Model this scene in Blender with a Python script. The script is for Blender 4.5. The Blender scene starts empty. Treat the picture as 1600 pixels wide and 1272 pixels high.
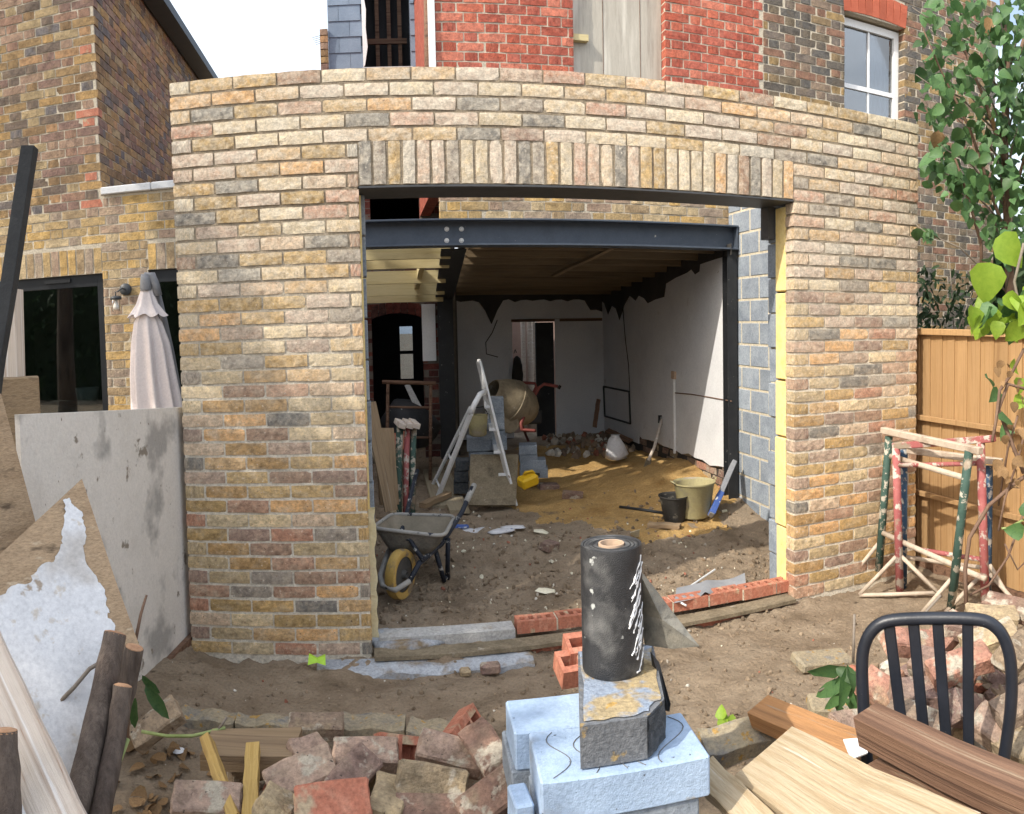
import bpy, bmesh, math, random
from mathutils import Vector, Matrix, Euler, noise
R = math.radians
random.seed(7)
scene = bpy.context.scene
col = scene.collection

# ---------------------------------------------------------------- camera
# the photograph is a hand-held sweep: a cylindrical picture, 1200 px per radian
F, XC, YC = 1200.0, 800.0, 565.0
CAM = Vector((0.0, 0.0, 1.70))
YAW, PITCH, ROLL = -(800 - 580) / 1200.0, 0.050, 0.0206
cam_data = bpy.data.cameras.new('camera')
cam_data.type = 'PANO'
cam_data.panorama_type = 'CENTRAL_CYLINDRICAL'
cam_data.central_cylindrical_range_u_min = -800 / F
cam_data.central_cylindrical_range_u_max = 800 / F
cam_data.central_cylindrical_range_v_min = -(1272 - YC) / F
cam_data.central_cylindrical_range_v_max = YC / F
cam_data.central_cylindrical_radius = 1.0
cam_data.lens = 27.0
cam_data.clip_start, cam_data.clip_end = 0.02, 400.0
cam = bpy.data.objects.new('camera', cam_data)
CROT = Matrix.Rotation(YAW, 3, 'Z') @ Matrix.Rotation(R(90) - PITCH, 3, 'X') @ Matrix.Rotation(-ROLL, 3, 'Z')
cam.matrix_world = Matrix.Translation(CAM) @ CROT.to_4x4()
col.objects.link(cam)
scene.camera = cam

def ray(px, py):
    a = (px - XC) / F
    v = (YC - py) / F
    d = CROT @ Vector((math.sin(a), v, -math.cos(a)))
    return d / math.hypot(d.x, d.y)
def Q(px, py, r): return CAM + ray(px, py) * r                      # at horizontal distance r
def G(px, py, z=0.0):
    d = ray(px, py); return CAM + d * ((z - CAM.z) / d.z)
def AY(px, py, y):
    d = ray(px, py); return CAM + d * (y / d.y)
def AX(px, py, x):
    d = ray(px, py); return CAM + d * (x / d.x)

# ---------------------------------------------------------------- sky, sun, exposure
SUN_AZ, SUN_EL = R(24), R(43)                                        # light travels towards +x, turned 24 degrees to +y
world = bpy.data.worlds.new('World'); scene.world = world; world.use_nodes = True
wn = world.node_tree; bg = wn.nodes['Background']
sky = wn.nodes.new('ShaderNodeTexSky'); sky.sky_type = 'NISHITA'; sky.sun_disc = False
sky.sun_elevation = SUN_EL; sky.air_density = 1.2; sky.dust_density = 6.0; sky.ozone_density = 1.0
sdir = Vector((-math.cos(SUN_AZ) * math.cos(SUN_EL), -math.sin(SUN_AZ) * math.cos(SUN_EL), math.sin(SUN_EL)))
sky.sun_rotation = math.atan2(sdir.x, sdir.y)
# thin bright cloud over most of the sky
wtc = wn.nodes.new('ShaderNodeTexCoord'); wmp = wn.nodes.new('ShaderNodeMapping'); wmp.inputs['Scale'].default_value = (1, 1, 2.5); wmp.inputs['Location'].default_value = (.55, .3, .1)
wno = wn.nodes.new('ShaderNodeTexNoise'); wno.inputs['Scale'].default_value = 1.6; wno.inputs['Detail'].default_value = 6
wra = wn.nodes.new('ShaderNodeMapRange'); wra.inputs[1].default_value = .38; wra.inputs[2].default_value = .60; wra.inputs[3].default_value = .10; wra.inputs[4].default_value = .97
wmx = wn.nodes.new('ShaderNodeMix'); wmx.data_type = 'RGBA'; wmx.inputs[7].default_value = (6.1, 6.5, 7.0, 1)
wn.links.new(wtc.outputs['Generated'], wmp.inputs[0]); wn.links.new(wmp.outputs[0], wno.inputs['Vector']); wn.links.new(wno.outputs[0], wra.inputs[0]); wn.links.new(wra.outputs[0], wmx.inputs[0])
wn.links.new(sky.outputs[0], wmx.inputs[6]); wn.links.new(wmx.outputs[2], bg.inputs[0]); bg.inputs[1].default_value = 0.15
sl = bpy.data.lights.new('sun', 'SUN'); sl.energy = 2.3; sl.angle = R(0.6); sl.color = (1.0, 0.93, 0.82)
so = bpy.data.objects.new('sun', sl); so.rotation_euler = sdir.to_track_quat('Z', 'Y').to_euler(); so.location = (-6, -3, 9)
col.objects.link(so)
scene.view_settings.view_transform = 'Standard'; scene.view_settings.look = 'None'
scene.view_settings.exposure = 1.0; scene.view_settings.gamma = 1.0
scene.cycles.max_bounces = 8; scene.cycles.diffuse_bounces = 4

# ---------------------------------------------------------------- materials
MATS = {}
def pmat(name, cols, scale=6.0, bump=0.15, bscale=None, rough=0.85, vary=0.0, metal=0.0, stretch=(1, 1, 1), spots=None, pick=None, detail=6.0, spec=0.3, world_co=False, hi=None, bdist=0.01, grit=.15, gscale=70.0):
    """cols: colours spread along a noise; pick: colours chosen per piece (object or mesh island); spots: (colour, scale, threshold, softness);
    hi: (colour, z0, z1, amount) a second colour, mixed in more with height"""
    m = bpy.data.materials.new(name); m.use_nodes = True
    nt = m.node_tree; N = nt.nodes; L = nt.links
    bs = N['Principled BSDF']; bs.inputs['Roughness'].default_value = rough; bs.inputs['Metallic'].default_value = metal
    bs.inputs['Specular IOR Level'].default_value = spec
    tc = N.new('ShaderNodeTexCoord'); oi = N.new('ShaderNodeObjectInfo'); ge = N.new('ShaderNodeNewGeometry')
    add = N.new('ShaderNodeMath'); add.operation = 'ADD'; L.new(oi.outputs['Random'], add.inputs[0]); L.new(ge.outputs['Random Per Island'], add.inputs[1])
    fr = N.new('ShaderNodeMath'); fr.operation = 'FRACT'; L.new(add.outputs[0], fr.inputs[0])
    rnd = fr.outputs[0]
    mp = N.new('ShaderNodeMapping'); mp.inputs['Scale'].default_value = stretch
    L.new((ge.outputs['Position'] if world_co else tc.outputs['Object']), mp.inputs['Vector'])
    if not world_co:
        off = N.new('ShaderNodeMath'); off.operation = 'MULTIPLY'; off.inputs[1].default_value = 37.0; L.new(rnd, off.inputs[0])
        L.new(off.outputs[0], mp.inputs['Location'])
    def nz(sc, det=detail, ro=0.6):
        n = N.new('ShaderNodeTexNoise'); n.inputs['Scale'].default_value = sc; n.inputs['Detail'].default_value = det; n.inputs['Roughness'].default_value = ro
        L.new(mp.outputs[0], n.inputs['Vector']); return n
    def ramp(src, cs, lo=0.3, hi_=0.7, const=False):
        r = N.new('ShaderNodeValToRGB'); L.new(src, r.inputs[0])
        if const: r.color_ramp.interpolation = 'CONSTANT'
        e = r.color_ramp.elements
        while len(e) < len(cs): e.new(0.5)
        for i, c in enumerate(cs):
            e[i].position = (i / len(cs)) if const else (lo + (hi_ - lo) * i / max(1, len(cs) - 1)); e[i].color = (*c, 1)
        return r.outputs[0]
    def mix(f, a, b, mode='MIX'):
        x = N.new('ShaderNodeMix'); x.data_type = 'RGBA'; x.blend_type = mode
        if isinstance(f, float): x.inputs[0].default_value = f
        else: L.new(f, x.inputs[0])
        for s, i in ((a, 6), (b, 7)):
            if isinstance(s, tuple): x.inputs[i].default_value = (*s, 1)
            else: L.new(s, x.inputs[i])
        return x.outputs[2]
    n1 = nz(scale)
    if pick:
        c = ramp(rnd, pick, const=True)
        g = ramp(n1.outputs[0], [(0.60, 0.585, 0.57), (1.0, 1.0, 1.0), (1.34, 1.31, 1.25)])
        c = mix(1.0, c, g, 'MULTIPLY')
        if cols: c = mix(ramp(nz(scale * 0.6).outputs[0], [(0, 0, 0), (0.42, 0.42, 0.42)], 0.48, 0.68), c, cols[0])
    else:
        c = ramp(n1.outputs[0], cols)
    if vary:
        v = N.new('ShaderNodeMapRange'); L.new(rnd, v.inputs[0]); v.inputs[3].default_value = 1 - vary; v.inputs[4].default_value = 1 + vary
        c = mix(1.0, c, v.outputs[0], 'MULTIPLY')
    for (sc_, s_, th, sf) in (spots or []):
        k = ramp(nz(s_, 4.0).outputs[0], [(0, 0, 0), (1, 1, 1)], th, th + sf)
        c = mix(k, c, sc_)
    if hi:
        sx = N.new('ShaderNodeSeparateXYZ'); L.new(ge.outputs['Position'], sx.inputs[0])
        mr = N.new('ShaderNodeMapRange'); L.new(sx.outputs[2], mr.inputs[0]); mr.inputs[1].default_value = hi[1]; mr.inputs[2].default_value = hi[2]; mr.inputs[4].default_value = hi[3]
        r7 = N.new('ShaderNodeMath'); r7.operation = 'MULTIPLY'; r7.inputs[1].default_value = 7.31; L.new(rnd, r7.inputs[0])
        f7 = N.new('ShaderNodeMath'); f7.operation = 'FRACT'; L.new(r7.outputs[0], f7.inputs[0])
        k = mix(.5, ramp(f7.outputs[0], [(0, 0, 0), (1, 1, 1)], .15, .75), ramp(nz(scale * .8, 5.0).outputs[0], [(0, 0, 0), (1, 1, 1)], .38, .62)) if pick else 1.0
        if not pick:
            k = N.new('ShaderNodeValue'); k.outputs[0].default_value = 1.0; k = k.outputs[0]
        mu = N.new('ShaderNodeMath'); mu.operation = 'MULTIPLY'; L.new(mr.outputs[0], mu.inputs[0]); L.new(k, mu.inputs[1])
        c = mix(mu.outputs[0], c, hi[0])
    if grit:
        c = mix(grit, c, mix(1.0, c, ramp(nz(gscale, 6.0, .7).outputs[0], [(.35, .34, .33), (1, 1, 1), (1.6, 1.58, 1.52)], .3, .7), 'MULTIPLY'))
    L.new(c, bs.inputs['Base Color'])
    if bump:
        b = N.new('ShaderNodeBump'); b.inputs['Strength'].default_value = bump; b.inputs['Distance'].default_value = bdist
        L.new(nz(bscale or scale * 4, 8.0, 0.65).outputs[0], b.inputs['Height']); L.new(b.outputs[0], bs.inputs['Normal'])
    MATS[name] = m
    return m
M = MATS
STOCK = [(0.504, 0.349, 0.16), (0.547, 0.423, 0.248), (0.408, 0.273, 0.192), (0.479, 0.306, 0.139), (0.358, 0.25, 0.194), (0.524, 0.35, 0.154), (0.55, 0.444, 0.282), (0.314, 0.272, 0.225), (0.449, 0.286, 0.196), (0.495, 0.348, 0.167), (0.419, 0.224, 0.149), (0.592, 0.467, 0.286), (0.194, 0.182, 0.162), (0.471, 0.316, 0.163), (0.393, 0.293, 0.224), (0.528, 0.32, 0.151), (0.33, 0.207, 0.142), (0.471, 0.358, 0.251)]
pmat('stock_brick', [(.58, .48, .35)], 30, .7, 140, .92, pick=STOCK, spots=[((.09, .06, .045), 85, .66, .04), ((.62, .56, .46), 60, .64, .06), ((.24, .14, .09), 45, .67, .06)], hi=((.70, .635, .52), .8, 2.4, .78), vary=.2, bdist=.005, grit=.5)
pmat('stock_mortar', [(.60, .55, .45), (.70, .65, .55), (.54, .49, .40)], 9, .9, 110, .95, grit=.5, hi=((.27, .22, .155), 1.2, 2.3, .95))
pmat('old_stock', [(.24, .17, .10)], 14, .7, 60, .92, pick=[(0.26, 0.169, 0.091), (0.169, 0.13, 0.104), (0.312, 0.208, 0.104), (0.221, 0.143, 0.117), (0.364, 0.234, 0.104), (0.143, 0.13, 0.13), (0.286, 0.195, 0.143), (0.325, 0.247, 0.143), (0.234, 0.143, 0.104), (0.325, 0.195, 0.104)], vary=.15, grit=.5)
pmat('pale_old_stock', [(.44, .35, .22)], 14, .7, 60, .92, pick=[(.42, .30, .15), (.34, .25, .15), (.46, .36, .22), (.32, .23, .17), (.45, .30, .12), (.28, .22, .17)], vary=.12, grit=.5)
pmat('old_mortar', [(.46, .41, .32), (.54, .48, .385)], 12, .5, 80, .95, grit=.5)
pmat('red_brick', [(.50, .20, .14)], 24, .7, 60, .9, pick=[(.42, .105, .065), (.36, .09, .06), (.46, .13, .08), (.40, .115, .08), (.31, .08, .055), (.44, .15, .10)], vary=.15, grit=.5)
pmat('shaded_brick', [(.10, .05, .04)], 16, .7, 60, .92, pick=[(.15, .045, .035), (.10, .035, .03), (.18, .06, .045), (.08, .04, .035)], vary=.2, grit=.5)  # darkened red brick: the back wall's shade is put into its colour
pmat('shaded_mortar', [(.13, .11, .09), (.18, .155, .13)], 12, .5, 80, .95)  # mortar darkened to match, shade put into the colour
pmat('brown_brick', [(.20, .15, .09)], 14, .7, 60, .92, pick=[(0.169, 0.137, 0.098), (0.117, 0.104, 0.091), (0.234, 0.169, 0.098), (0.156, 0.13, 0.111), (0.273, 0.189, 0.091), (0.104, 0.098, 0.091), (0.208, 0.156, 0.117), (0.195, 0.111, 0.078)], vary=.15, grit=.5)
pmat('new_red_brick', [(.46, .20, .13), (.40, .15, .095), (.50, .25, .17)], 9, .4, 70, .85, spots=[((.42, .33, .22), 7, .60, .08)], grit=.5)
pmat('loose_brick', [(.38, .30, .21)], 16, 1.0, 60, .92, pick=[(.27, .17, .13), (.27, .20, .15), (.33, .26, .17), (.25, .17, .14), (.33, .17, .12), (.30, .23, .16), (.38, .30, .19), (.22, .15, .13), (.36, .19, .14), (.32, .23, .18)], spots=[((.44, .39, .31), 11, .56, .06), ((.36, .28, .18), 5, .62, .1), ((.09, .07, .055), 48, .66, .04)], vary=.15, grit=.5)
pmat('concrete_block', [(.20, .235, .285), (.27, .31, .36), (.33, .37, .42)], 7, .6, 120, .92, vary=.14, spots=[((.09, .10, .11), 70, .66, .04)], grit=.5)
pmat('block_mortar', [(.62, .56, .43), (.52, .47, .37)], 20, .6, 90, .95, grit=.5)
pmat('pale_block', [(.29, .39, .54), (.35, .46, .62), (.40, .51, .66)], 5, .45, 110, .9, vary=.06, spots=[((.10, .12, .15), 60, .69, .03), ((.34, .29, .20), 6, .66, .06), ((.22, .24, .27), 4, .62, .12)], grit=.2)
pmat('dirty_block', [(.17, .17, .17), (.30, .26, .19), (.36, .30, .20), (.20, .21, .22)], 7, .8, 80, .93, spots=[((.42, .26, .08), 22, .60, .05)], grit=.5)
pmat('cut_face', [(.06, .07, .08), (.10, .11, .12), (.15, .16, .17)], 40, 1.0, 90, .95, bdist=.02)
pmat('insulation', [(.80, .62, .24), (.86, .70, .33), (.76, .56, .20)], 7, .35, 50, .8, spots=[((.50, .38, .18), 11, .68, .05)])
pmat('foam', [(.72, .62, .36), (.80, .72, .48)], 20, .8, 60, .85)
pmat('steel_grey', [(.060, .078, .105), (.078, .098, .13), (.066, .082, .108)], 5, .12, 60, .5, spots=[((.45, .44, .40), 26, .71, .03)], spec=.4)
pmat('steel_dark', [(.022, .024, .027), (.035, .037, .04)], 8, .25, 60, .6, spots=[((.30, .29, .26), 30, .68, .04)])
pmat('bolt_metal', [(.70, .70, .69), (.80, .80, .79)], 20, .1, 60, .35, metal=.15)
pmat('lintel_steel', [(.055, .058, .062), (.085, .088, .092)], 7, .15, 60, .5)
pmat('plaster_wall', [(.60, .61, .63), (.68, .69, .71), (.72, .73, .74)], 2.2, .2, 30, .8, spots=[((.30, .26, .22), 7, .73, .03), ((.45, .43, .40), 3, .66, .12)], world_co=True)
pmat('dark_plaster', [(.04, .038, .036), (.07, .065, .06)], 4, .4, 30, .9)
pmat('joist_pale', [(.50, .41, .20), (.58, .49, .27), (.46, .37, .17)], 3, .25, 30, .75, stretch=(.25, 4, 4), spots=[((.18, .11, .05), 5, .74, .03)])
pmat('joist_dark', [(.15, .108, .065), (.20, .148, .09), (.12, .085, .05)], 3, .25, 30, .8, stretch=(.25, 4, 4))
pmat('soil', [(0.178, 0.132, 0.087), (0.259, 0.198, 0.136), (0.322, 0.253, 0.179), (0.218, 0.166, 0.113)], 3.2, 1.0, 34, .97, spots=[((.29, .235, .17), 2.2, .56, .18), ((.075, .054, .036), 9, .64, .10), ((.46, .42, .35), 60, .77, .02)], world_co=True, detail=10, bdist=.03, grit=.3)
pmat('sand', [(.36, .215, .075), (.46, .30, .12), (.30, .175, .06)], 3.0, .9, 40, .97, spots=[((.20, .14, .08), 5, .62, .12)], world_co=True, detail=9, bdist=.02, grit=.5)
pmat('clod', [(0.168, 0.125, 0.084), (0.235, 0.179, 0.123), (0.297, 0.233, 0.165)], 9, .8, 60, .97, vary=.2, grit=.5)
pmat('rubble_chip', [], 9, .5, 40, .95, pick=[(.30, .22, .15), (.36, .15, .10), (.42, .38, .32), (.24, .19, .14), (.20, .15, .11), (.55, .52, .46)], vary=.2)
pmat('foam_chip', [(.70, .66, .50), (.80, .76, .62)], 12, .5, 60, .85, vary=.1)
pmat('concrete', [(.36, .36, .35), (.46, .46, .45), (.40, .39, .36)], 6, .6, 60, .93, spots=[((.24, .19, .13), 5, .58, .12)], grit=.5)
pmat('wet_concrete', [(.30, .33, .37), (.39, .42, .46), (.26, .28, .31)], 6, .6, 60, .9, spots=[((.22, .17, .11), 5, .52, .12)], grit=.5)
pmat('scaffold_board', [(.30, .25, .17), (.38, .32, .22), (.25, .20, .14)], 3, .7, 16, .88, stretch=(.15, 7, 7), spots=[((.46, .44, .40), 4, .64, .08)])
pmat('new_timber', [(.30, .21, .12), (.41, .32, .20), (.49, .40, .275), (.38, .285, .17), (.47, .38, .25)], 4, .7, 16, .7, stretch=(.10, 9, 9), spots=[((.62, .58, .50), 5, .66, .08), ((.16, .09, .04), 3.5, .76, .03)])
pmat('old_timber', [(.24, .17, .10), (.32, .23, .14), (.18, .125, .08)], 4, .7, 16, .85, stretch=(.12, 8, 8), spots=[((.40, .34, .26), 6, .66, .08)])
pmat('dark_timber', [(.07, .04, .028), (.15, .085, .055), (.22, .13, .085), (.10, .055, .036)], 4, .7, 16, .75, stretch=(.12, 8, 8), spots=[((.30, .22, .15), 7, .64, .08)])
pmat('yellow_timber', [(.42, .27, .08), (.54, .37, .13), (.34, .21, .07)], 5, .7, 16, .8, stretch=(.15, 8, 8), spots=[((.22, .14, .07), 9, .62, .06)])
pmat('orange_timber', [(.34, .17, .07), (.42, .22, .095), (.27, .14, .065)], 6, .7, 16, .85, stretch=(.2, 6, 6), spots=[((.30, .26, .20), 7, .60, .08), ((.10, .08, .06), 26, .67, .04)])
pmat('pale_timber', [(.56, .47, .38), (.66, .58, .50), (.48, .39, .32)], 4, .7, 16, .85, stretch=(.12, 8, 8), spots=[((.74, .70, .66), 5, .56, .1), ((.34, .19, .12), 8, .68, .05)])
pmat('black_timber', [(.022, .024, .026), (.04, .042, .044)], 5, .4, 40, .7, spots=[((.10, .10, .10), 12, .66, .05)])
pmat('bark', [(.05, .038, .033), (.10, .078, .066), (.15, .12, .10), (.06, .046, .04)], 7, .9, 40, .95, stretch=(1, 1, .25), bdist=.02, grit=.5)
pmat('cut_wood', [(.36, .19, .10), (.45, .27, .16), (.28, .14, .08)], 14, .4, 60, .9)
pmat('painted_board', [(0.605, 0.582, 0.538), (0.706, 0.683, 0.638), (0.65, 0.627, 0.582)], 2.4, .4, 26, .85, spots=[((.38, .37, .35), 2.6, .55, .10), ((.26, .23, .19), 8, .64, .05), ((.16, .12, .08), 20, .70, .03)], detail=9)
pmat('peeling_board', [(.52, .53, .55), (.64, .65, .67), (.70, .70, .71)], 5, .12, 90, .8, grit=.25, spots=[((.46, .44, .42), 2.5, .56, .12), ((.34, .28, .22), 9, .68, .04), ((.54, .50, .45), 14, .62, .06)], detail=10)
pmat('bare_ply', [(.30, .21, .13), (.38, .275, .175), (.24, .165, .10)], 3, .4, 40, .88, stretch=(1, 1, 3), spots=[((.12, .085, .055), 5, .60, .08), ((.46, .36, .25), 12, .64, .06)], grit=.5)
pmat('fence_wood', [(.36, .215, .095), (.43, .27, .13), (.31, .18, .08)], 5, .45, 50, .85, stretch=(8, 8, .3), vary=.1, spots=[((.70, .48, .22), 40, .71, .03)])
pmat('window_white', [(.74, .75, .76), (.80, .81, .82)], 5, .05, 60, .45)
pmat('door_frame_black', [(.012, .014, .017), (.02, .022, .025)], 6, .05, 60, .4)
pmat('coping_stone', [(.55, .56, .57), (.64, .65, .66)], 6, .3, 60, .9)
pmat('slate', [(.16, .21, .28), (.22, .275, .35)], 5, .25, 30, .7, vary=.12)
pmat('gutter_black', [(.012, .013, .015), (.02, .022, .024)], 6, .05, 60, .45)
pmat('boarded_ply', [(.36, .33, .28), (.46, .43, .37), (.30, .27, .23)], 3, .25, 40, .85, stretch=(4, 1, .35), spots=[((.60, .57, .50), 1.6, .56, .1)])
pmat('red_lintel_brick', [(.36, .09, .05), (.42, .12, .07)], 9, .4, 60, .9, vary=.12)
pmat('curtain', [(.74, .76, .78), (.84, .85, .86)], 5, .2, 20, .9)
pmat('umbrella_cloth', [(0.739, 0.661, 0.638), (0.806, 0.728, 0.706)], 4, .1, 60, .9)
pmat('umbrella_pole', [(.24, .24, .25), (.30, .30, .31)], 8, .05, 60, .45)
pmat('lamp_black', [(.045, .05, .055), (.06, .065, .07)], 8, .05, 60, .45)
pmat('bulb', [(.85, .82, .76), (.9, .88, .82)], 8, 0, 60, .3)
pmat('membrane', [(.016, .017, .019), (.03, .031, .034), (.02, .021, .024)], 9, .5, 320, .40, spots=[((.20, .20, .195), 6, .52, .22), ((.50, .52, .50), 14, .66, .03)], spec=.5)
pmat('membrane_flap', [(.10, .10, .09), (.22, .21, .18), (.30, .28, .23)], 16, .5, 90, .85)
pmat('cardboard', [(.46, .32, .22), (.54, .40, .29)], 8, .2, 60, .9)
pmat('chair_paint', [(.010, .013, .020), (.018, .022, .032)], 9, .1, 80, .38, spots=[((.30, .31, .32), 45, .72, .03)], spec=.5)
pmat('aluminium', [(.74, .76, .78), (.82, .84, .85)], 9, .15, 60, .5, metal=.1, spots=[((.30, .25, .20), 16, .66, .05), ((.78, .78, .76), 12, .62, .06)])
pmat('mixer_drum', [(.22, .18, .12), (.30, .25, .17), (.18, .145, .10)], 8, .6, 40, .85, spots=[((.50, .47, .42), 6, .66, .05)])
pmat('mixer_red', [(.24, .06, .05), (.17, .05, .04)], 8, .2, 40, .6)
pmat('rubber', [(.02, .02, .02), (.035, .033, .03)], 9, .3, 60, .8)
pmat('yellow_plastic', [(.66, .40, .015), (.74, .48, .03)], 6, .1, 60, .45)
pmat('yellow_tub', [(.33, .29, .15), (.39, .35, .19), (.26, .235, .15)], 6, .3, 60, .7, spots=[((.34, .30, .23), 6, .58, .1)])
pmat('black_bucket', [(.035, .034, .032), (.06, .058, .054)], 8, .3, 60, .75, spots=[((.24, .22, .18), 10, .60, .08)])
pmat('barrow_tray', [(.13, .125, .11), (.19, .18, .155), (.25, .23, .20)], 6, .5, 60, .8, spots=[((.34, .31, .26), 8, .62, .07)], grit=.5)
pmat('barrow_inside', [(.20, .175, .13), (.29, .25, .19)], 6, .5, 60, .9)
pmat('barrow_frame', [(.015, .02, .03), (.03, .035, .05)], 8, .2, 60, .55, spots=[((.42, .42, .40), 22, .58, .05)])
pmat('barrow_frame_worn', [(.30, .29, .27), (.40, .39, .36)], 12, .4, 60, .7, spots=[((.03, .035, .05), 16, .60, .05)])
pmat('tyre_yellow', [(.46, .30, .08), (.52, .35, .11)], 6, .3, 60, .8, spots=[((.24, .18, .11), 9, .52, .1)])
pmat('wheel_hub', [(.05, .05, .05), (.10, .095, .085)], 9, .3, 60, .7)
pmat('trestle_green', [(.035, .075, .06), (.06, .11, .09)], 9, .3, 60, .7, spots=[((.44, .40, .33), 17, .53, .05), ((.30, .24, .18), 7, .58, .06)])
pmat('trestle_red', [(.30, .08, .085), (.38, .13, .12)], 9, .3, 60, .7, spots=[((.52, .46, .40), 15, .53, .05), ((.30, .24, .18), 7, .58, .06)])
pmat('trestle_blue', [(.03, .07, .13), (.05, .10, .17)], 9, .3, 60, .7, spots=[((.44, .43, .40), 18, .53, .05), ((.30, .24, .18), 7, .58, .06)])
pmat('trestle_bare', [(.46, .38, .30), (.54, .46, .37), (.34, .26, .20)], 9, .4, 60, .85)
pmat('blue_plastic', [(.05, .10, .32), (.08, .14, .38)], 8, .1, 60, .5, spots=[((.5, .52, .54), 18, .60, .03)])
pmat('grey_pipe', [(.22, .23, .25), (.30, .31, .33)], 8, .1, 60, .5)
pmat('white_plastic', [(.72, .72, .71), (.80, .80, .79)], 8, .2, 40, .6)
pmat('bag_white', [(.62, .62, .64), (.72, .72, .74)], 6, .8, 14, .8, spots=[((.12, .16, .34), 7, .63, .04)], bdist=.03)
pmat('leaf_dark', [(.05, .12, .045), (.09, .18, .06), (.065, .15, .06)], 7, .1, 30, .5, vary=.35, spec=.4)
pmat('leaf_bright', [(.22, .36, .035), (.30, .44, .05)], 7, .1, 30, .5, vary=.2, spec=.4)
pmat('leaf_dead', [(.20, .12, .06), (.30, .19, .09)], 9, .3, 30, .85, vary=.25)
pmat('leaf_bush', [(.028, .055, .025), (.05, .085, .038)], 7, .1, 30, .6, vary=.4)
pmat('stem_brown', [(.14, .085, .06), (.20, .13, .09)], 9, .4, 60, .85)
pmat('stem_grey', [(.20, .17, .14), (.28, .24, .20)], 9, .4, 60, .85)
pmat('stem_green', [(.24, .30, .10), (.32, .38, .16)], 9, .2, 60, .7)
pmat('block_dark', [(.11, .12, .135), (.17, .18, .195), (.14, .15, .165)], 9, .8, 90, .93, spots=[((.34, .25, .12), 16, .63, .05)], grit=.5)
pmat('mud', [(.34, .27, .16), (.42, .33, .19), (.28, .22, .14)], 12, .9, 60, .95, spots=[((.27, .32, .40), 7, .47, .08), ((.44, .28, .09), 22, .63, .05)], grit=.5)
pmat('dirty_sheet', [(.15, .122, .08), (.23, .19, .13), (.11, .09, .06)], 5, .5, 40, .9, spots=[((.40, .36, .30), 7, .65, .06)], grit=.5)
pmat('green_plastic', [(.36, .62, .04), (.42, .68, .06)], 7, .1, 30, .45)
pmat('white_shard', [(.78, .79, .80), (.84, .85, .86)], 7, .1, 30, .5)
pmat('pink_fence', [(.42, .30, .26), (.50, .37, .32)], 5, .2, 30, .85)
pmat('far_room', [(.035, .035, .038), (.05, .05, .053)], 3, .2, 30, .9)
pmat('tile_grey', [(.25, .24, .22), (.32, .31, .29)], 3, .2, 30, .9)

def leafy(name, k=.35):
    nt = M[name].node_tree; bs = nt.nodes['Principled BSDF']; out = nt.nodes['Material Output']
    t = nt.nodes.new('ShaderNodeBsdfTranslucent'); mx = nt.nodes.new('ShaderNodeMixShader'); mx.inputs[0].default_value = k
    nt.links.new(bs.inputs['Base Color'].links[0].from_socket, t.inputs[0]); nt.links.new(bs.outputs[0], mx.inputs[1]); nt.links.new(t.outputs[0], mx.inputs[2]); nt.links.new(mx.outputs[0], out.inputs[0])
for n_ in ('leaf_dark', 'leaf_bright', 'leaf_bush'): leafy(n_)

def glass_mat(name, tint, rough=0.03, alpha=0.35):
    m = bpy.data.materials.new(name); m.use_nodes = True
    nt = m.node_tree; N = nt.nodes; N.clear(); L = nt.links
    o = N.new('ShaderNodeOutputMaterial'); t = N.new('ShaderNodeBsdfTransparent'); g = N.new('ShaderNodeBsdfGlossy'); mx = N.new('ShaderNodeMixShader'); f = N.new('ShaderNodeFresnel')
    t.inputs[0].default_value = (*tint, 1); g.inputs['Roughness'].default_value = rough; f.inputs[0].default_value = 1.5
    mr = N.new('ShaderNodeMapRange'); L.new(f.outputs[0], mr.inputs[0]); mr.inputs[3].default_value = alpha; mr.inputs[4].default_value = 1.0
    L.new(mr.outputs[0], mx.inputs[0]); L.new(t.outputs[0], mx.inputs[1]); L.new(g.outputs[0], mx.inputs[2]); L.new(mx.outputs[0], o.inputs[0])
    MATS[name] = m
glass_mat('door_glass', (.5, .55, .55), .02, .12)
glass_mat('window_glass', (.55, .6, .65), .02, .16)
glass_mat('lamp_glass', (.95, .95, .95), .02, .06)

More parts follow.
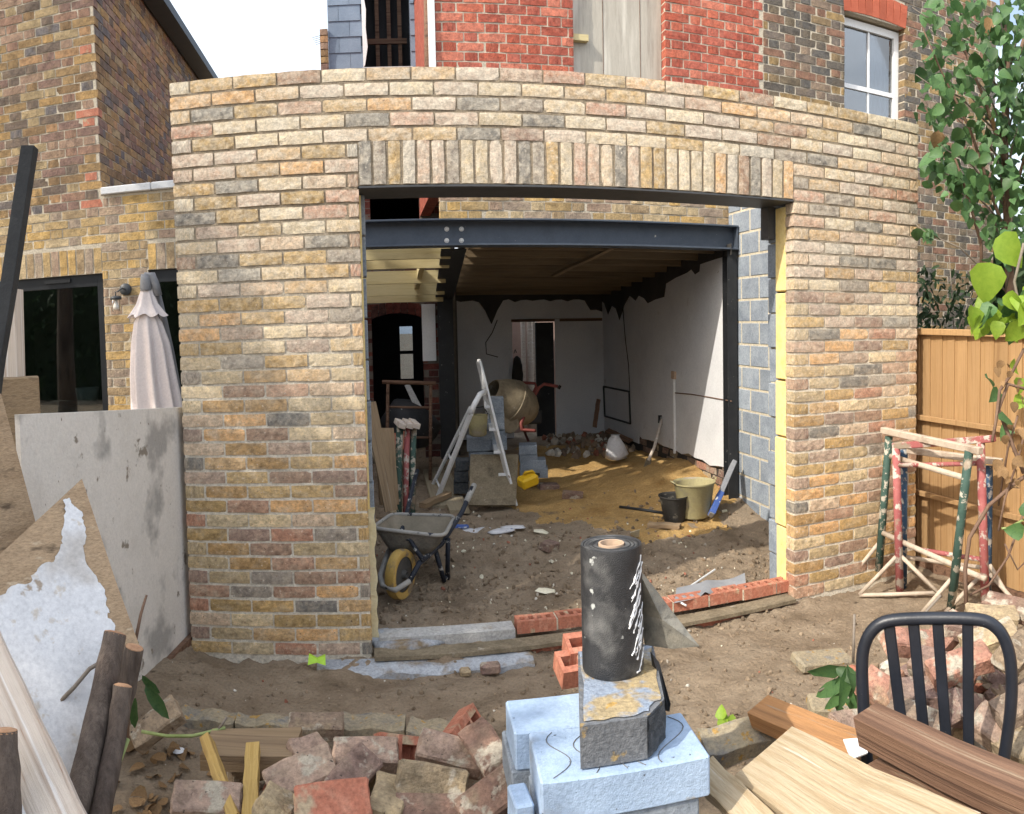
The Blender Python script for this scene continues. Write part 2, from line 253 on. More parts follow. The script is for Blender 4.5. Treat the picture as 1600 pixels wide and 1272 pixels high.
# ---------------------------------------------------------------- building helpers
class MB:
    """collects shapes; build() links them as ONE mesh object"""
    def __init__(s): s.v = []; s.f = []
    def add(s, vs, fs, mtx=None):
        n = len(s.v)
        for p in vs:
            p = Vector(p); s.v.append(mtx @ p if mtx else p)
        for f in fs: s.f.append([n + i for i in f])
        return s
    def box(s, lo, hi, mtx=None):
        x0, y0, z0 = lo; x1, y1, z1 = hi
        return s.add([(x0, y0, z0), (x1, y0, z0), (x1, y1, z0), (x0, y1, z0), (x0, y0, z1), (x1, y0, z1), (x1, y1, z1), (x0, y1, z1)],
                     [(0, 3, 2, 1), (4, 5, 6, 7), (0, 1, 5, 4), (1, 2, 6, 5), (2, 3, 7, 6), (3, 0, 4, 7)], mtx)
    def cbox(s, lo, hi, b=0.004, mtx=None):
        """box with chamfered edges"""
        bm = bmesh.new(); x0, y0, z0 = lo; x1, y1, z1 = hi
        vs = [bm.verts.new(p) for p in [(x0, y0, z0), (x1, y0, z0), (x1, y1, z0), (x0, y1, z0), (x0, y0, z1), (x1, y0, z1), (x1, y1, z1), (x0, y1, z1)]]
        for f in [(0, 3, 2, 1), (4, 5, 6, 7), (0, 1, 5, 4), (1, 2, 6, 5), (2, 3, 7, 6), (3, 0, 4, 7)]: bm.faces.new([vs[i] for i in f])
        bmesh.ops.bevel(bm, geom=bm.edges[:], offset=b, segments=1, affect='EDGES')
        bm.verts.index_update()
        s.add([v.co.copy() for v in bm.verts], [[v.index for v in f.verts] for f in bm.faces], mtx); bm.free(); return s
    def tube(s, pts, rad, seg=8, close=False, cap=True):
        pts = [Vector(p) for p in pts]; n = len(pts)
        rads = rad if isinstance(rad, (list, tuple)) else [rad] * n
        base = len(s.v); prev = None
        for i, p in enumerate(pts):
            if close: t = pts[(i + 1) % n] - pts[i - 1]
            else: t = pts[min(i + 1, n - 1)] - pts[max(i - 1, 0)]
            t = t.normalized() if t.length > 1e-9 else Vector((0, 0, 1))
            if prev is None:
                a = Vector((0, 0, 1)) if abs(t.z) < .9 else Vector((1, 0, 0)); u = t.cross(a).normalized()
            else:
                u = prev - t * prev.dot(t); u = u.normalized() if u.length > 1e-6 else t.orthogonal().normalized()
            prev = u; w = t.cross(u)
            for k in range(seg):
                a = 2 * math.pi * k / seg; s.v.append(p + (u * math.cos(a) + w * math.sin(a)) * rads[i])
        for i in range(n if close else n - 1):
            j = (i + 1) % n
            for k in range(seg):
                l = (k + 1) % seg; s.f.append([base + i * seg + k, base + i * seg + l, base + j * seg + l, base + j * seg + k])
        if cap and not close:
            s.f.append([base + k for k in range(seg)][::-1]); s.f.append([base + (n - 1) * seg + k for k in range(seg)])
        return s
    def lathe(s, prof, c=(0, 0, 0), seg=24, mtx=None, wob=None):
        c = Vector(c); vs = []; fs = []
        for i, (r, z) in enumerate(prof):
            for k in range(seg):
                a = 2 * math.pi * k / seg; q = r * (wob(a, i) if wob else 1); vs.append(c + Vector((q * math.cos(a), q * math.sin(a), z)))
        for i in range(len(prof) - 1):
            for k in range(seg):
                l = (k + 1) % seg; fs.append([i * seg + k, i * seg + l, (i + 1) * seg + l, (i + 1) * seg + k])
        return s.add(vs, fs, mtx)
    def prism(s, pts, off):
        """polygon of world points pushed along the vector off"""
        n = len(pts); off = Vector(off); pts = [Vector(p) for p in pts]
        return s.add(pts + [p + off for p in pts], [list(range(n))[::-1], list(range(n, 2 * n))] + [[i, (i + 1) % n, n + (i + 1) % n, n + i] for i in range(n)])
    def rock(s, c, rx, ry, rz, sub=1, jit=.25, rot=None):
        bm = bmesh.new(); bmesh.ops.create_icosphere(bm, subdivisions=sub, radius=1.0)
        e = rot or Euler((random.uniform(0, 6), random.uniform(0, 6), random.uniform(0, 6)))
        mt = Matrix.Translation(c) @ e.to_matrix().to_4x4()
        s.add([Vector((v.co.x * rx, v.co.y * ry, v.co.z * rz)) * random.uniform(1 - jit, 1 + jit) for v in bm.verts], [[v.index for v in f.verts] for f in bm.faces], mt)
        bm.free(); return s
    def build(s, name, mat, parent=None, smooth=False, mtx=None, center=True):
        me = bpy.data.meshes.new(name)
        c = Vector((0, 0, 0))
        if center and mtx is None and s.v:
            lo = Vector([min(v[i] for v in s.v) for i in range(3)]); hi = Vector([max(v[i] for v in s.v) for i in range(3)])
            c = Vector(((lo.x + hi.x) / 2, (lo.y + hi.y) / 2, lo.z))
        me.from_pydata([Vector(v) - c for v in s.v], [], s.f); me.validate(); me.update()
        for m in (mat if isinstance(mat, (list, tuple)) else [mat]): me.materials.append(M[m])
        if smooth:
            me.polygons.foreach_set('use_smooth', [True] * len(me.polygons))
            if smooth is not True: me.set_sharp_from_angle(angle=R(smooth))
        o = bpy.data.objects.new(name, me)
        o.matrix_basis = mtx if mtx is not None else Matrix.Translation(c)
        put(o, parent); return o

BASE = {}
def put(o, parent):
    col.objects.link(o)
    if parent is not None:
        w = o.matrix_basis.copy(); o.parent = parent
        b = BASE.get(parent.name) or Matrix.Identity(4)
        o.matrix_parent_inverse = b.inverted(); o.matrix_basis = w
    BASE[o.name] = o.matrix_basis.copy() if parent is None else world_of(o)
    return o
def world_of(o):
    return o.matrix_basis.copy()
def tag(o, label=None, cat=None, group=None, kind=None):
    if label: o['label'] = label
    if cat: o['category'] = cat
    if group: o['group'] = group
    if kind: o['kind'] = kind
    return o
def thing(name, label, cat, loc=(0, 0, 0), group=None):
    o = bpy.data.objects.new(name, None); o.empty_display_size = .1; o.location = loc
    o.matrix_basis = Matrix.Translation(loc); put(o, None)
    return tag(o, label, cat, group)
def frame(o, x, n=None):
    """matrix at o with local X along x and local Z as near n as possible"""
    x = Vector(x).normalized(); n = Vector(n or (0, 0, 1))
    z = (n - x * n.dot(x)); z = z.normalized() if z.length > 1e-6 else x.orthogonal().normalized()
    y = z.cross(x)
    return Matrix(((x.x, y.x, z.x, o[0]), (x.y, y.y, z.y, o[1]), (x.z, y.z, z.z, o[2]), (0, 0, 0, 1)))
def plank_mesh(L, w, t, seg=6, warp=.004, chip=.004):
    """a sawn board along local X, centred, slightly warped with uneven ends"""
    mb = MB(); vs = []; fs = []
    for i in range(seg + 1):
        x = -L / 2 + L * i / seg; dz = warp * math.sin(i * 1.7 + L * 9); dw = warp * math.sin(i * 2.9 + L * 5) * .4
        e = random.uniform(-chip, chip) * 2 if i in (0, seg) else 0
        c = min(w, t) * .03
        ring = [(-w / 2 + c, -t / 2), (w / 2 - c, -t / 2), (w / 2, -t / 2 + c), (w / 2, t / 2 - c), (w / 2 - c, t / 2), (-w / 2 + c, t / 2), (-w / 2, t / 2 - c), (-w / 2, -t / 2 + c)]
        for (y, z) in ring: vs.append((x + e, y + dw, z + dz))
    for i in range(seg):
        for k in range(8):
            l = (k + 1) % 8; fs.append([i * 8 + k, (i + 1) * 8 + k, (i + 1) * 8 + l, i * 8 + l])
    fs.append(list(range(8))); fs.append([seg * 8 + k for k in range(8)][::-1])
    return mb.add(vs, [f[::-1] for f in fs])
def plank(name, p0, p1, w, t, mat, n=(0, 0, 1), parent=None, label=None, cat=None, group=None, warp=.004):
    p0, p1 = Vector(p0), Vector(p1)
    o = plank_mesh((p1 - p0).length, w, t, warp=warp).build(name, mat, parent, mtx=frame((p0 + p1) / 2, p1 - p0, n))
    return tag(o, label, cat, group)
def sheet(name, corners, thick, mat, parent=None, label=None, cat=None, group=None):
    """a flat board through world corners, pushed back by thick along its normal away from the camera"""
    cs = [Vector(c) for c in corners]
    n = (cs[1] - cs[0]).cross(cs[-1] - cs[0]).normalized()
    if n.dot(cs[0] - CAM) < 0: n = -n
    o = MB().prism(cs, n * thick).build(name, mat, parent); return tag(o, label, cat, group)

# ---------------------------------------------------------------- brickwork
def brick_mesh(name, mat, L=.215, h=.065, d=.10, rough=.003, nx=5, nz=2, seed=0):
    """one brick, local X along, local Z out of the wall, local Y up; rough face, worn arrises"""
    rg = random.Random(seed); vs = []; fs = []
    for j in range(nz + 1):
        for i in range(nx + 1):
            edge = (i in (0, nx)) + (j in (0, nz))
            x = -L / 2 + L * i / nx; y = -h / 2 + h * j / nz
            jx = rg.uniform(-1, 1) * rough * .7; jy = rg.uniform(-1, 1) * rough * .7
            z = rg.uniform(-1, 1) * rough * .5 - (.0008 + rg.random() * rough * .5 if edge else 0) - (rough * 1.2 if edge == 2 else 0)
            vs.append((x + jx, y + jy, z))
    W = nx + 1
    for j in range(nz):
        for i in range(nx): fs.append([j * W + i, j * W + i + 1, (j + 1) * W + i + 1, (j + 1) * W + i])
    n = len(vs); vs += [(-L / 2, -h / 2, -d), (L / 2, -h / 2, -d), (L / 2, h / 2, -d), (-L / 2, h / 2, -d)]
    fs.append([n, n + 3, n + 2, n + 1])
    fs.append([n, n + 1] + [i for i in range(nx, -1, -1)])
    fs.append([n + 2, n + 3] + [nz * W + i for i in range(nx + 1)])
    fs.append([n + 3, n] + [j * W for j in range(nz + 1)])
    fs.append([n + 1, n + 2] + [j * W + nx for j in range(nz, -1, -1)])
    me = bpy.data.meshes.new(name); me.from_pydata(vs, [], fs); me.update(); me.materials.append(M[mat]); return me

def lay(parent, meshes, mats_rest, items, limit=300, name='brick', L0=.215):
    """items: (matrix, length scale). The nearest `limit` become parts of their own, the rest one joined part."""
    items = sorted(items, key=lambda it: (it[0].to_translation() - CAM).length)
    for i, (mt, s) in enumerate(items[:limit]):
        o = bpy.data.objects.new(name, meshes[i % len(meshes)])
        o.matrix_basis = mt @ Matrix.Diagonal((s[0], s[1], 1, 1)); put(o, parent)
    rest = items[limit:]
    if rest:
        mb = MB()
        for i, (mt, s) in enumerate(rest):
            me = meshes[i % len(meshes)]
            mb.add([v.co.copy() for v in me.vertices], [list(p.vertices) for p in me.polygons], mt @ Matrix.Diagonal((s[0], s[1], 1, 1)))
        o = mb.build(name + 'work', mats_rest, parent); o['kind'] = 'stuff'
def courses(O, ux, nrm, z0, rows, spans, bond='stretcher', L=.213, gap=.0115, ch=.075, jit=.0025, shift=0.0):
    """matrices for every brick; spans(row, z) gives the (a, b) runs of wall on that row"""
    ux = Vector(ux).normalized(); nrm = Vector(nrm).normalized(); out = []
    for r in range(rows):
        z = z0 + ch * (r + .5)
        for (a, b) in spans(r, z):
            if bond == 'stretcher':
                seq = [L]; start = -(L + gap) / 2 if r % 2 else 0.0
            else:
                seq = [L, L * .5 - gap / 2]; start = -((L + L * .5 + gap * 1.5) / 2) if r % 2 else 0.0
            u = a + start + shift * 0; k = 0
            while u < b - .012:
                l = seq[k % len(seq)]; k += 1
                s, e = max(u, a), min(u + l, b)
                u += l + gap
                if e - s < .03: continue
                c = O + ux * ((s + e) / 2) + Vector((0, 0, z)) + nrm * random.uniform(-jit, jit)
                m = frame(c, ux, nrm) @ Matrix.Rotation(random.gauss(0, .006), 4, 'Z')
                out.append((m, ((e - s) / L, random.uniform(.95, 1.02) * (ch - gap + .001) / .065)))
    return out

# ================================================================ the setting
def sm(a, b, x):
    t = max(0.0, min(1.0, (x - a) / (b - a))); return t * t * (3 - 2 * t)
def ground_z(x, y):
    z = 0.0
    z += .10 * sm(4.6, 5.6, y) * sm(-.6, .3, x)                                  # floor inside rises a little
    z += .16 * sm(7.0, 9.2, y)
    d = math.hypot((x - 3.05) / 1.15, (y - 6.9) / 1.5); z += .26 * max(0, 1 - d) ** 1.0 if y > 5.2 else 0   # sand against the white wall
    z += .10 * math.exp(-(((x + 1.25) / .5) ** 2 + ((y - 3.4) / .7) ** 2))         # soil banked against the painted board
    z += .40 * math.exp(-(((x - 2.25) / .62) ** 2 + ((y - 1.75) / .62) ** 2))      # heap under the rubble by the chair
    z += .17 * math.exp(-(((x - .0) / .55) ** 4 + ((y - 2.1) / .36) ** 4))
    z -= .05 * math.exp(-(((y - 3.72) / .10) ** 2)) * sm(-.15, .1, x) * (1 - sm(.8, 1.0, x))
    if 3.70 < y < 4.3 and -1.0 < x < 3.4: z = min(z, .0)
    return z
def ground_rough(x, y):
    v = Vector((x, y, 0))
    a = .65 if y < 3.8 else 1.25
    if y > 5.4 and x > 1.0: a = .55
    return a * (.030 * noise.fractal(v * 1.3, 1.0, 2.0, 4) + .022 * noise.turbulence(v * 4.5, 4, False) + .018 * noise.fractal(v * 11, .8, 2.0, 4) - .022 * max(0, noise.noise(v * 3.1 + Vector((7, 3, 0))) - .15)) - .012
gv, gf = [], []
xs = [-60, -20, -8, -5] + [-3.6 + i * .026 for i in range(292)] + [5, 8, 20, 60]
ys = [-60, -20, -6, -2, 0] + [.6 + i * .026 for i in range(360)] + [11, 14, 20, 60, 160]
for y in ys:
    for x in xs:
        inn = -3.7 < x < 4.1 and .5 < y < 10.2
        gv.append((x, y, (ground_z(x, y) + ground_rough(x, y)) if inn else -.01))
W = len(xs)
for j in range(len(ys) - 1):
    for i in range(W - 1): gf.append((j * W + i, j * W + i + 1, (j + 1) * W + i + 1, (j + 1) * W + i))
def sandy(x, y):
    d = math.hypot((x - 2.25) / 1.15, (y - 7.1) / 1.9) + .22 * noise.fractal(Vector((x, y, 5)) * 2.2, 1, 2, 3)
    return d < .92 and y > 5.3
me = bpy.data.meshes.new('ground'); me.from_pydata(gv, [], gf); me.update()
me.materials.append(M['soil']); me.materials.append(M['sand'])
for p in me.polygons:
    if sandy(p.center.x, p.center.y): p.material_index = 1
me.polygons.foreach_set('use_smooth', [True] * len(me.polygons))
ground = bpy.data.objects.new('ground', me); col.objects.link(ground); ground['kind'] = 'structure'
def gz(x, y): return ground_z(x, y) + ground_rough(x, y)

# ---------------------------------------------------------------- the new front wall
XL, XR, OL, OR, YF, HT = -.99, 3.36, -.04, 2.40, 3.90, 3.0
wall = thing('brick_wall', 'new stock brick front wall of the extension with a wide opening', 'wall', (1.2, 3.95, 0))
vari = [brick_mesh('stock_brick_mesh', 'stock_brick', rough=.0022, nx=6, nz=3, seed=i) for i in range(12)]
def front_spans(r, z):
    if z < 2.41: return [(XL, OL), (OR, XR)]
    if z < 2.635: return [(XL, OL), (OR, XR)]
    return [(XL, XR)]
fi = courses(Vector((0, YF, 0)), (1, 0, 0), (0, -1, 0), 0.0, 40, front_spans, 'stretcher', L=.2105, gap=.0145)
lay(wall, vari, 'stock_brick', fi, 300)
sold = [brick_mesh('soldier_brick_mesh', 'stock_brick', L=.065, h=.215, nx=3, nz=6, rough=.0022, seed=40 + i) for i in range(8)]
ns = 33; pw = (OR - OL) / ns
for i in range(ns):
    o = bpy.data.objects.new('soldier_brick', sold[i % 8])
    o.matrix_basis = frame((OL + pw * (i + .5), YF + random.uniform(-.003, .003), 2.5225), (1, 0, 0), (0, -1, 0)) @ Matrix.Rotation(random.gauss(0, .01), 4, 'Z') @ Matrix.Diagonal((pw * .80 / .065, 1, 1, 1))
    put(o, wall)
mb = MB()
mb.box((XL + .004, YF + .0058, -.2), (OL - .004, YF + .098, 2.41)); mb.box((OR + .004, YF + .0058, -.2), (XR - .004, YF + .098, 2.41)); mb.box((XL + .004, YF + .0058, 2.412), (XR - .004, YF + .098, HT - .006))
mb.build('mortar', 'stock_mortar', wall)
# jamb insulation and the inner block leaf, on both sides of the opening
ins = thing('cavity_insulation', 'yellow rigid insulation boards standing on edge in the right cavity', 'insulation', (2.5, 4.07, 0))
zc = [0.0, .42, .98, 1.33, 1.87, 2.39]
for i in range(5):
    j = random.uniform(-.008, .008)
    MB().cbox((2.395 + j, 4.004, zc[i] + .006), (3.2, 4.126, zc[i + 1] - .006), .006).build('insulation_board', 'insulation', ins)
ins2 = thing('cavity_insulation', 'thin strip of pale foam insulation at the left jamb beside the wheelbarrow', 'insulation', (-.1, 4.05, 0))
mb = MB(); vs = []; fs = []; k = 40
for i in range(k + 1):
    z_ = .74 * i / k; e = -.006 + .012 * noise.fractal(Vector((z_ * 9, 0, 3)), 1, 2, 3)
    vs += [(-.5, 4.003, z_), (e, 4.003, z_), (e + .006 * noise.noise(Vector((z_ * 20, 1, 0))), 4.045, z_), (-.5, 4.045, z_)]
for i in range(k):
    for j in range(4): l = (j + 1) % 4; fs.append([i * 4 + j, i * 4 + l, (i + 1) * 4 + l, (i + 1) * 4 + j])
mb.add(vs, fs); mb.build('foam_strip', 'foam', ins2, 40)
MB().box((-.5, 4.003, .74), (-.03, 4.045, 2.38)).build('insulation_board', 'insulation', ins2)
leaf = thing('block_wall', 'blue-grey concrete block side wall inside the extension on the right', 'wall', (2.9, 5, 0))
blk = {}
def block(parent, lo, hi, mat='concrete_block', name='block'):
    return MB().cbox(lo, hi, .004).build(name, mat, parent)
for r in range(11):
    z0 = r * .218 + .002; block(leaf, (2.41 + random.uniform(-.01, .014), 4.13, z0), (3.08, 4.232, z0 + .208))
CW, CH = .31, .187
for r in range(15):
    y = 4.24 - (CW / 2 if r % 2 else 0)
    while y < 6.02:
        a, b = max(4.24, y), min(6.02, y + CW - .012); y += CW
        if b - a > .04: block(leaf, (3.03 + random.uniform(-.002, .002), a + .006, r * CH + .009), (3.13, b - .004, (r + 1) * CH - .009))
MB().box((3.035, 4.24, 0), (3.125, 6.02, 15 * CH)).build('mortar', 'block_mortar', leaf)
MB().box((2.425, 4.14, 0), (3.07, 4.225, 2.39)).build('mortar', 'block_mortar', leaf)
leaf2 = thing('block_wall', 'concrete block inner leaf at the left jamb of the opening', 'wall', (-.4, 4.2, 0))
for r in range(11):
    z0 = r * .218 + .002; block(leaf2, (-.7, 4.06, z0), (-.012 + random.uniform(-.006, .006), 4.16, z0 + .208))
mb = MB(); mb.box((-.98, 4.17, 0), (-.72, 6.0, 2.45)); mb.build('side_wall', 'concrete_block', leaf2)
outer = MB().box((3.14, 4.004, 0), (3.355, 6.03, 2.85)).build('side_wall', 'old_stock', wall)

# ---------------------------------------------------------------- steelwork
lin = thing('steel_lintel', 'grey steel lintel plate carrying the upright bricks over the opening', 'lintel', (1.18, 4.05, 2.38))
MB().cbox((OL + .002, YF + .003, 2.397), (OR - .002, 4.24, 2.409), .002).build('plate', 'lintel_steel', lin)
MB().box((OL - .06, 4.10, 2.41), (OR + .10, 4.25, 2.62)).build('beam', 'steel_dark', lin)
MB().box((2.36, 4.14, 2.20), (2.46, 4.236, 2.396)).build('bearing_stub', 'lintel_steel', lin)
bm_ = thing('steel_beam', 'dark blue-grey steel I-beam across the extension with four bright bolts', 'beam', (1.5, 5.9, 2.3))
MB().cbox((-.75, 5.80, 2.486), (3.02, 5.98, 2.50), .002).build('top_flange', 'steel_grey', bm_)
MB().cbox((-.75, 5.80, 2.296), (3.02, 5.98, 2.310), .002).build('bottom_flange', 'steel_grey', bm_)
MB().box((-.75, 5.885, 2.311), (3.02, 5.895, 2.485)).build('web', 'steel_grey', bm_)
MB().box((3.005, 5.81, 2.311), (3.019, 5.884, 2.485)).build('end_plate', 'steel_grey', bm_)
for (px, py) in ((698, 358), (721, 358), (698, 376), (721, 376)):
    p = AY(px, py, 5.884)
    b = MB(); b.lathe([(0, .012), (.010, .012), (.0125, .008), (.0125, 0)], seg=6, mtx=frame(p, (1, 0, 0), (0, -1, 0))); b.lathe([(.0125, .003), (.019, .003), (.019, 0)], seg=12, mtx=frame(p, (1, 0, 0), (0, -1, 0)))
    b.build('bolt', 'bolt_metal', bm_)
pa, pb = AY(709, 394, 5.99), AY(694, 468, 8.5)
cb = thing('steel_beam', 'dark steel beam running back from the bolted beam under the joists', 'beam', (.7, 7.2, 2.2))
mb = MB(); mb.prism([(pa.x - .10, 5.985, 2.28), (pa.x + .10, 5.985, 2.28), (pb.x + .10, 8.5, pb.z), (pb.x - .10, 8.5, pb.z)], (0, 0, .012)); mb.build('bottom_flange', 'steel_dark', cb)
mb = MB(); mb.prism([(pa.x - .006, 5.985, 2.293), (pa.x + .006, 5.985, 2.293), (pb.x + .006, 8.5, pb.z + .013), (pb.x - .006, 8.5, pb.z + .013)], (0, 0, .17)); mb.build('web', 'steel_dark', cb)
post = thing('steel_post', 'black painted steel post holding the bolted beam beside the block wall', 'post', (2.97, 5.87, 0))
MB().box((2.925, 5.83, .05), (3.015, 5.838, 2.295)).build('flange', 'steel_dark', post)
MB().box((2.966, 5.839, .05), (2.974, 5.92, 2.295)).build('web', 'steel_dark', post)
MB().box((2.925, 5.921, .05), (3.015, 5.929, 2.295)).build('flange', 'steel_dark', post)
pp = AY(695, 480, 8.44)
post2 = thing('steel_post', 'dark steel post by the painted red brick pier at the back', 'post', (pp.x, 8.44, .1))
MB().box((pp.x - .085, 8.40, .05), (pp.x + .085, 8.41, pb.z - .002)).build('flange', 'steel_dark', post2)
MB().box((pp.x - .005, 8.411, .05), (pp.x + .005, 8.49, pb.z - .002)).build('web', 'steel_dark', post2)

# ---------------------------------------------------------------- joists
def joist_z(y): return 2.296 - (y - 5.99) * (2.296 - 2.0) / (9.5 - 5.99)
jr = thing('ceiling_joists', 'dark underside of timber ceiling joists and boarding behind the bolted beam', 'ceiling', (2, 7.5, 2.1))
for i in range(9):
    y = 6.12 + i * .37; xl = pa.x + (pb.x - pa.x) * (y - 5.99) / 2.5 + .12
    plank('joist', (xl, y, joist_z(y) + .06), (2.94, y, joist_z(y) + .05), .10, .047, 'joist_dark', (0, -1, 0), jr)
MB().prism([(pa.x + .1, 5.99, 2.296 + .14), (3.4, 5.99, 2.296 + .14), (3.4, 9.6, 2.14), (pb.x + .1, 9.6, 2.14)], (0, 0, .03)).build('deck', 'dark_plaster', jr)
plank('brace', AY(865, 430, 7.2), AY(955, 388, 6.05), .05, .025, 'joist_dark', (0, 0, 1), jr)
jl = thing('roof_joists', 'pale new timber roof joists over the open left bay', 'joists', (0, 7, 2.2))
for (py0, y) in ((398, 6.25), (413, 6.60), (437, 7.25), (456, 7.95), (467, 8.35)):
    p = AY(620, py0, y)
    x1 = pa.x + (pb.x - pa.x) * (y - 5.99) / 2.5 - .02
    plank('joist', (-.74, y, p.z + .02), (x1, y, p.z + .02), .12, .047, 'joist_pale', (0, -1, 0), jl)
plank('trimmer', (.46, 6.62, 2.25), (.50, 8.3, 2.10), .12, .045, 'joist_pale', (1, 0, 0), jl)
plank('decking_board', (-.74, 6.42, 2.33), (.5, 6.42, 2.33), .10, .02, 'joist_pale', (0, 0, 1), jl)

# ---------------------------------------------------------------- the house behind
house = thing('terraced_house', 'red and brown brick rear of the house behind the extension', 'house', (2.5, 6.1, 2.5))
YH = 6.05
rv = [brick_mesh('red_brick_mesh', 'red_brick', rough=.003, nx=3, nz=1, seed=60 + i) for i in range(6)]
bv = [brick_mesh('brown_brick_mesh', 'brown_brick', rough=.003, nx=3, nz=1, seed=70 + i) for i in range(6)]
xr0, xw0, xw1, xr1 = AY(681, 60, YH).x, AY(896, 60, YH).x, AY(1040, 60, YH).x, AY(1192, 80, YH).x
xs0, xs1, xe = AY(1320, 100, YH).x, AY(1414, 100, YH).x, AY(1556, 120, YH).x
ztop = 5.25
def red_spans(r, z): return [(xr0, xw0), (xw1, xr1)]
lay(house, rv, 'red_brick', courses(Vector((0, YH, 0)), (1, 0, 0), (0, -1, 0), 3.3, 26, red_spans, 'flemish'), 260)
zs0, zs1 = AY(1368, 182, YH).z, AY(1368, 33, YH).z
def brown_spans(r, z):
    if z < zs0 - .05 or z > zs1 + .24: return [(xr1 + .01, xe)]
    return [(xr1 + .01, xs0), (xs1, xe)]
lay(house, bv, 'brown_brick', courses(Vector((0, YH, 0)), (1, 0, 0), (0, -1, 0), 0.0, 70, brown_spans, 'flemish'), 40 if False else 300, name='brown_brick')
for a_, b_ in (((xr0, YH + .0075, 2.9), (xw0, YH + .2, ztop)), ((xw0 + .001, YH + .0075, 2.9), (xw1 - .001, YH + .2, 3.3)), ((xw1, YH + .0075, 2.9), (xs0 - .001, YH + .2, ztop)), ((xs0, YH + .0075, 0), (xs1, YH + .2, zs0 - .05)), ((xs0, YH + .0075, zs1 + .02), (xs1, YH + .2, ztop)), ((xs1 + .001, YH + .0075, 0), (xe, YH + .2, ztop)), ((3.4, YH + .0075, 0), (xs0 - .001, YH + .2, 2.899))):
    MB().box(a_, b_).build('mortar', 'old_mortar', house)
# right reveal of the sash window
lay(house, bv, 'brown_brick', courses(Vector((xs1 + .002, YH + .14, 0)), (0, -1, 0), (-1, 0, 0), zs0 - .05, 18, lambda r, z: [(0, .135)], 'stretcher'), 60, name='brown_brick')
# stock brick strip above the bolted beam
sv = [brick_mesh('pale_brick_mesh', 'pale_old_stock', rough=.003, nx=3, nz=1, seed=80 + i) for i in range(6)]
lay(house, sv, 'pale_old_stock', courses(Vector((0, YH - .02, 0)), (1, 0, 0), (0, -1, 0), 2.515, 7, lambda r, z: [(xr0, 3.28)], 'flemish'), 150, name='pale_brick')
MB().box((xr0, YH - .0125, 2.502), (3.28, YH + .004, 3.04)).build('mortar', 'old_mortar', house)
# side of the outrigger
MB().box((xr0 + .01, YH + .21, 2.9), (xr0 + .12, 8.58, ztop)).build('side_wall', 'red_brick', house)
# boarded window
ply = MB().box((xw0 + .004, YH + .09, 3.32), (xw1 - .004, YH + .11, ztop)).build('window_board', 'boarded_ply', house)
for px in (942, 1000): 
    p = AY(px, 50, YH + .088); MB().box((p.x - .002, YH + .0865, 3.33), (p.x + .002, YH + .0895, ztop)).build('board_joint', 'dark_timber', ply)
a, b = AY(893, 60, YH + .06), AY(918, 60, YH + .06)
MB().box((a.x, YH + .03, a.z - .02), (b.x, YH + .085, a.z + .03)).build('batten', 'joist_pale', ply)
MB().box((xw0 - .001, YH + .02, 5.0), (xw1 + .001, YH + .10, 5.02)).build('board_joint', 'dark_timber', ply)
# sash window
win = MB()
x0, x1, yw = xs0 + .004, xs1 - .004, YH + .10
def bar(mb, a, b): mb.box(a, b)
win.box((x0, yw, zs0), (x0 + .045, yw + .06, zs1)); win.box((x1 - .06, yw, zs0), (x1, yw + .06, zs1)); win.box((x0 + .046, yw, zs1 - .07), (x1 - .061, yw + .06, zs1)); win.box((x0 + .046, yw, zs0), (x1 - .061, yw + .06, zs0 + .05))
wo = win.build('window_frame', 'window_white', house)
zm = AY(1360, 141, yw).z; xm = AY(1359, 100, yw).x
s1 = MB(); s1.box((x0 + .047, yw + .012, zm - .02), (x1 - .062, yw + .05, zm + .022)); s1.build('meeting_rail', 'window_white', wo)
MB().box((xm - .010, yw + .016, zm + .023), (xm + .010, yw + .045, zs1 - .071)).build('glazing_bar', 'window_white', wo)
MB().box((xm - .010, yw + .022, zs0 + .051), (xm + .010, yw + .048, zm - .021)).build('glazing_bar', 'window_white', wo)
for (u0, u1) in ((x0 + .048, xm - .011), (xm + .011, x1 - .063)):
    for (v0, v1) in ((zs0 + .052, zm - .022), (zm + .024, zs1 - .072)): MB().box((u0, yw + .03, v0), (u1, yw + .034, v1)).build('pane', 'window_glass', wo)
mb = MB()
for i in range(12):
    u = x1 - .30 + i * .021; mb.tube([(u - .02 * math.sin(i) + (.05 if i < 5 else 0), yw + .12 + .015 * (i % 2), zs1 - .06), (u, yw + .12 + .015 * (i % 2), zm), (u + .01, yw + .12, zs0 + .02)], .016, 6)
mb.build('curtain', 'curtain', house, True)
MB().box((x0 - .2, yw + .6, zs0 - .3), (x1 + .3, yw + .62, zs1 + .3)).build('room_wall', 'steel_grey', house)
sm_ = brick_mesh('header_brick_mesh', 'red_lintel_brick', L=.065, h=.215, nx=1, nz=3, seed=91)
nb = 9
for i in range(nb):
    o = bpy.data.objects.new('lintel_brick', sm_); t = (i + .5) / nb - .5
    o.matrix_basis = frame((xs0 - .02 + (xs1 - xs0 + .04) * (i + .5) / nb, YH - .004, zs1 + .13 + .02 * (1 - 4 * t * t)), (1, 0, 0), (0, -1, 0)) @ Matrix.Rotation(-t * .25, 4, 'Z') @ Matrix.Diagonal(((xs1 - xs0 + .04) / nb * .94 / .065, 1.05, 1, 1)); put(o, house)
# roof of the house, out of frame above, closes the building
MB().box((xr0, YH + .2, ztop - .02), (xe, 10.4, ztop + .06)).build('roof', 'slate', house)
MB().box((xe - .15, YH + .21, 0), (xe, 10.4, ztop - .03)).build('gable_wall', 'brown_brick', house)

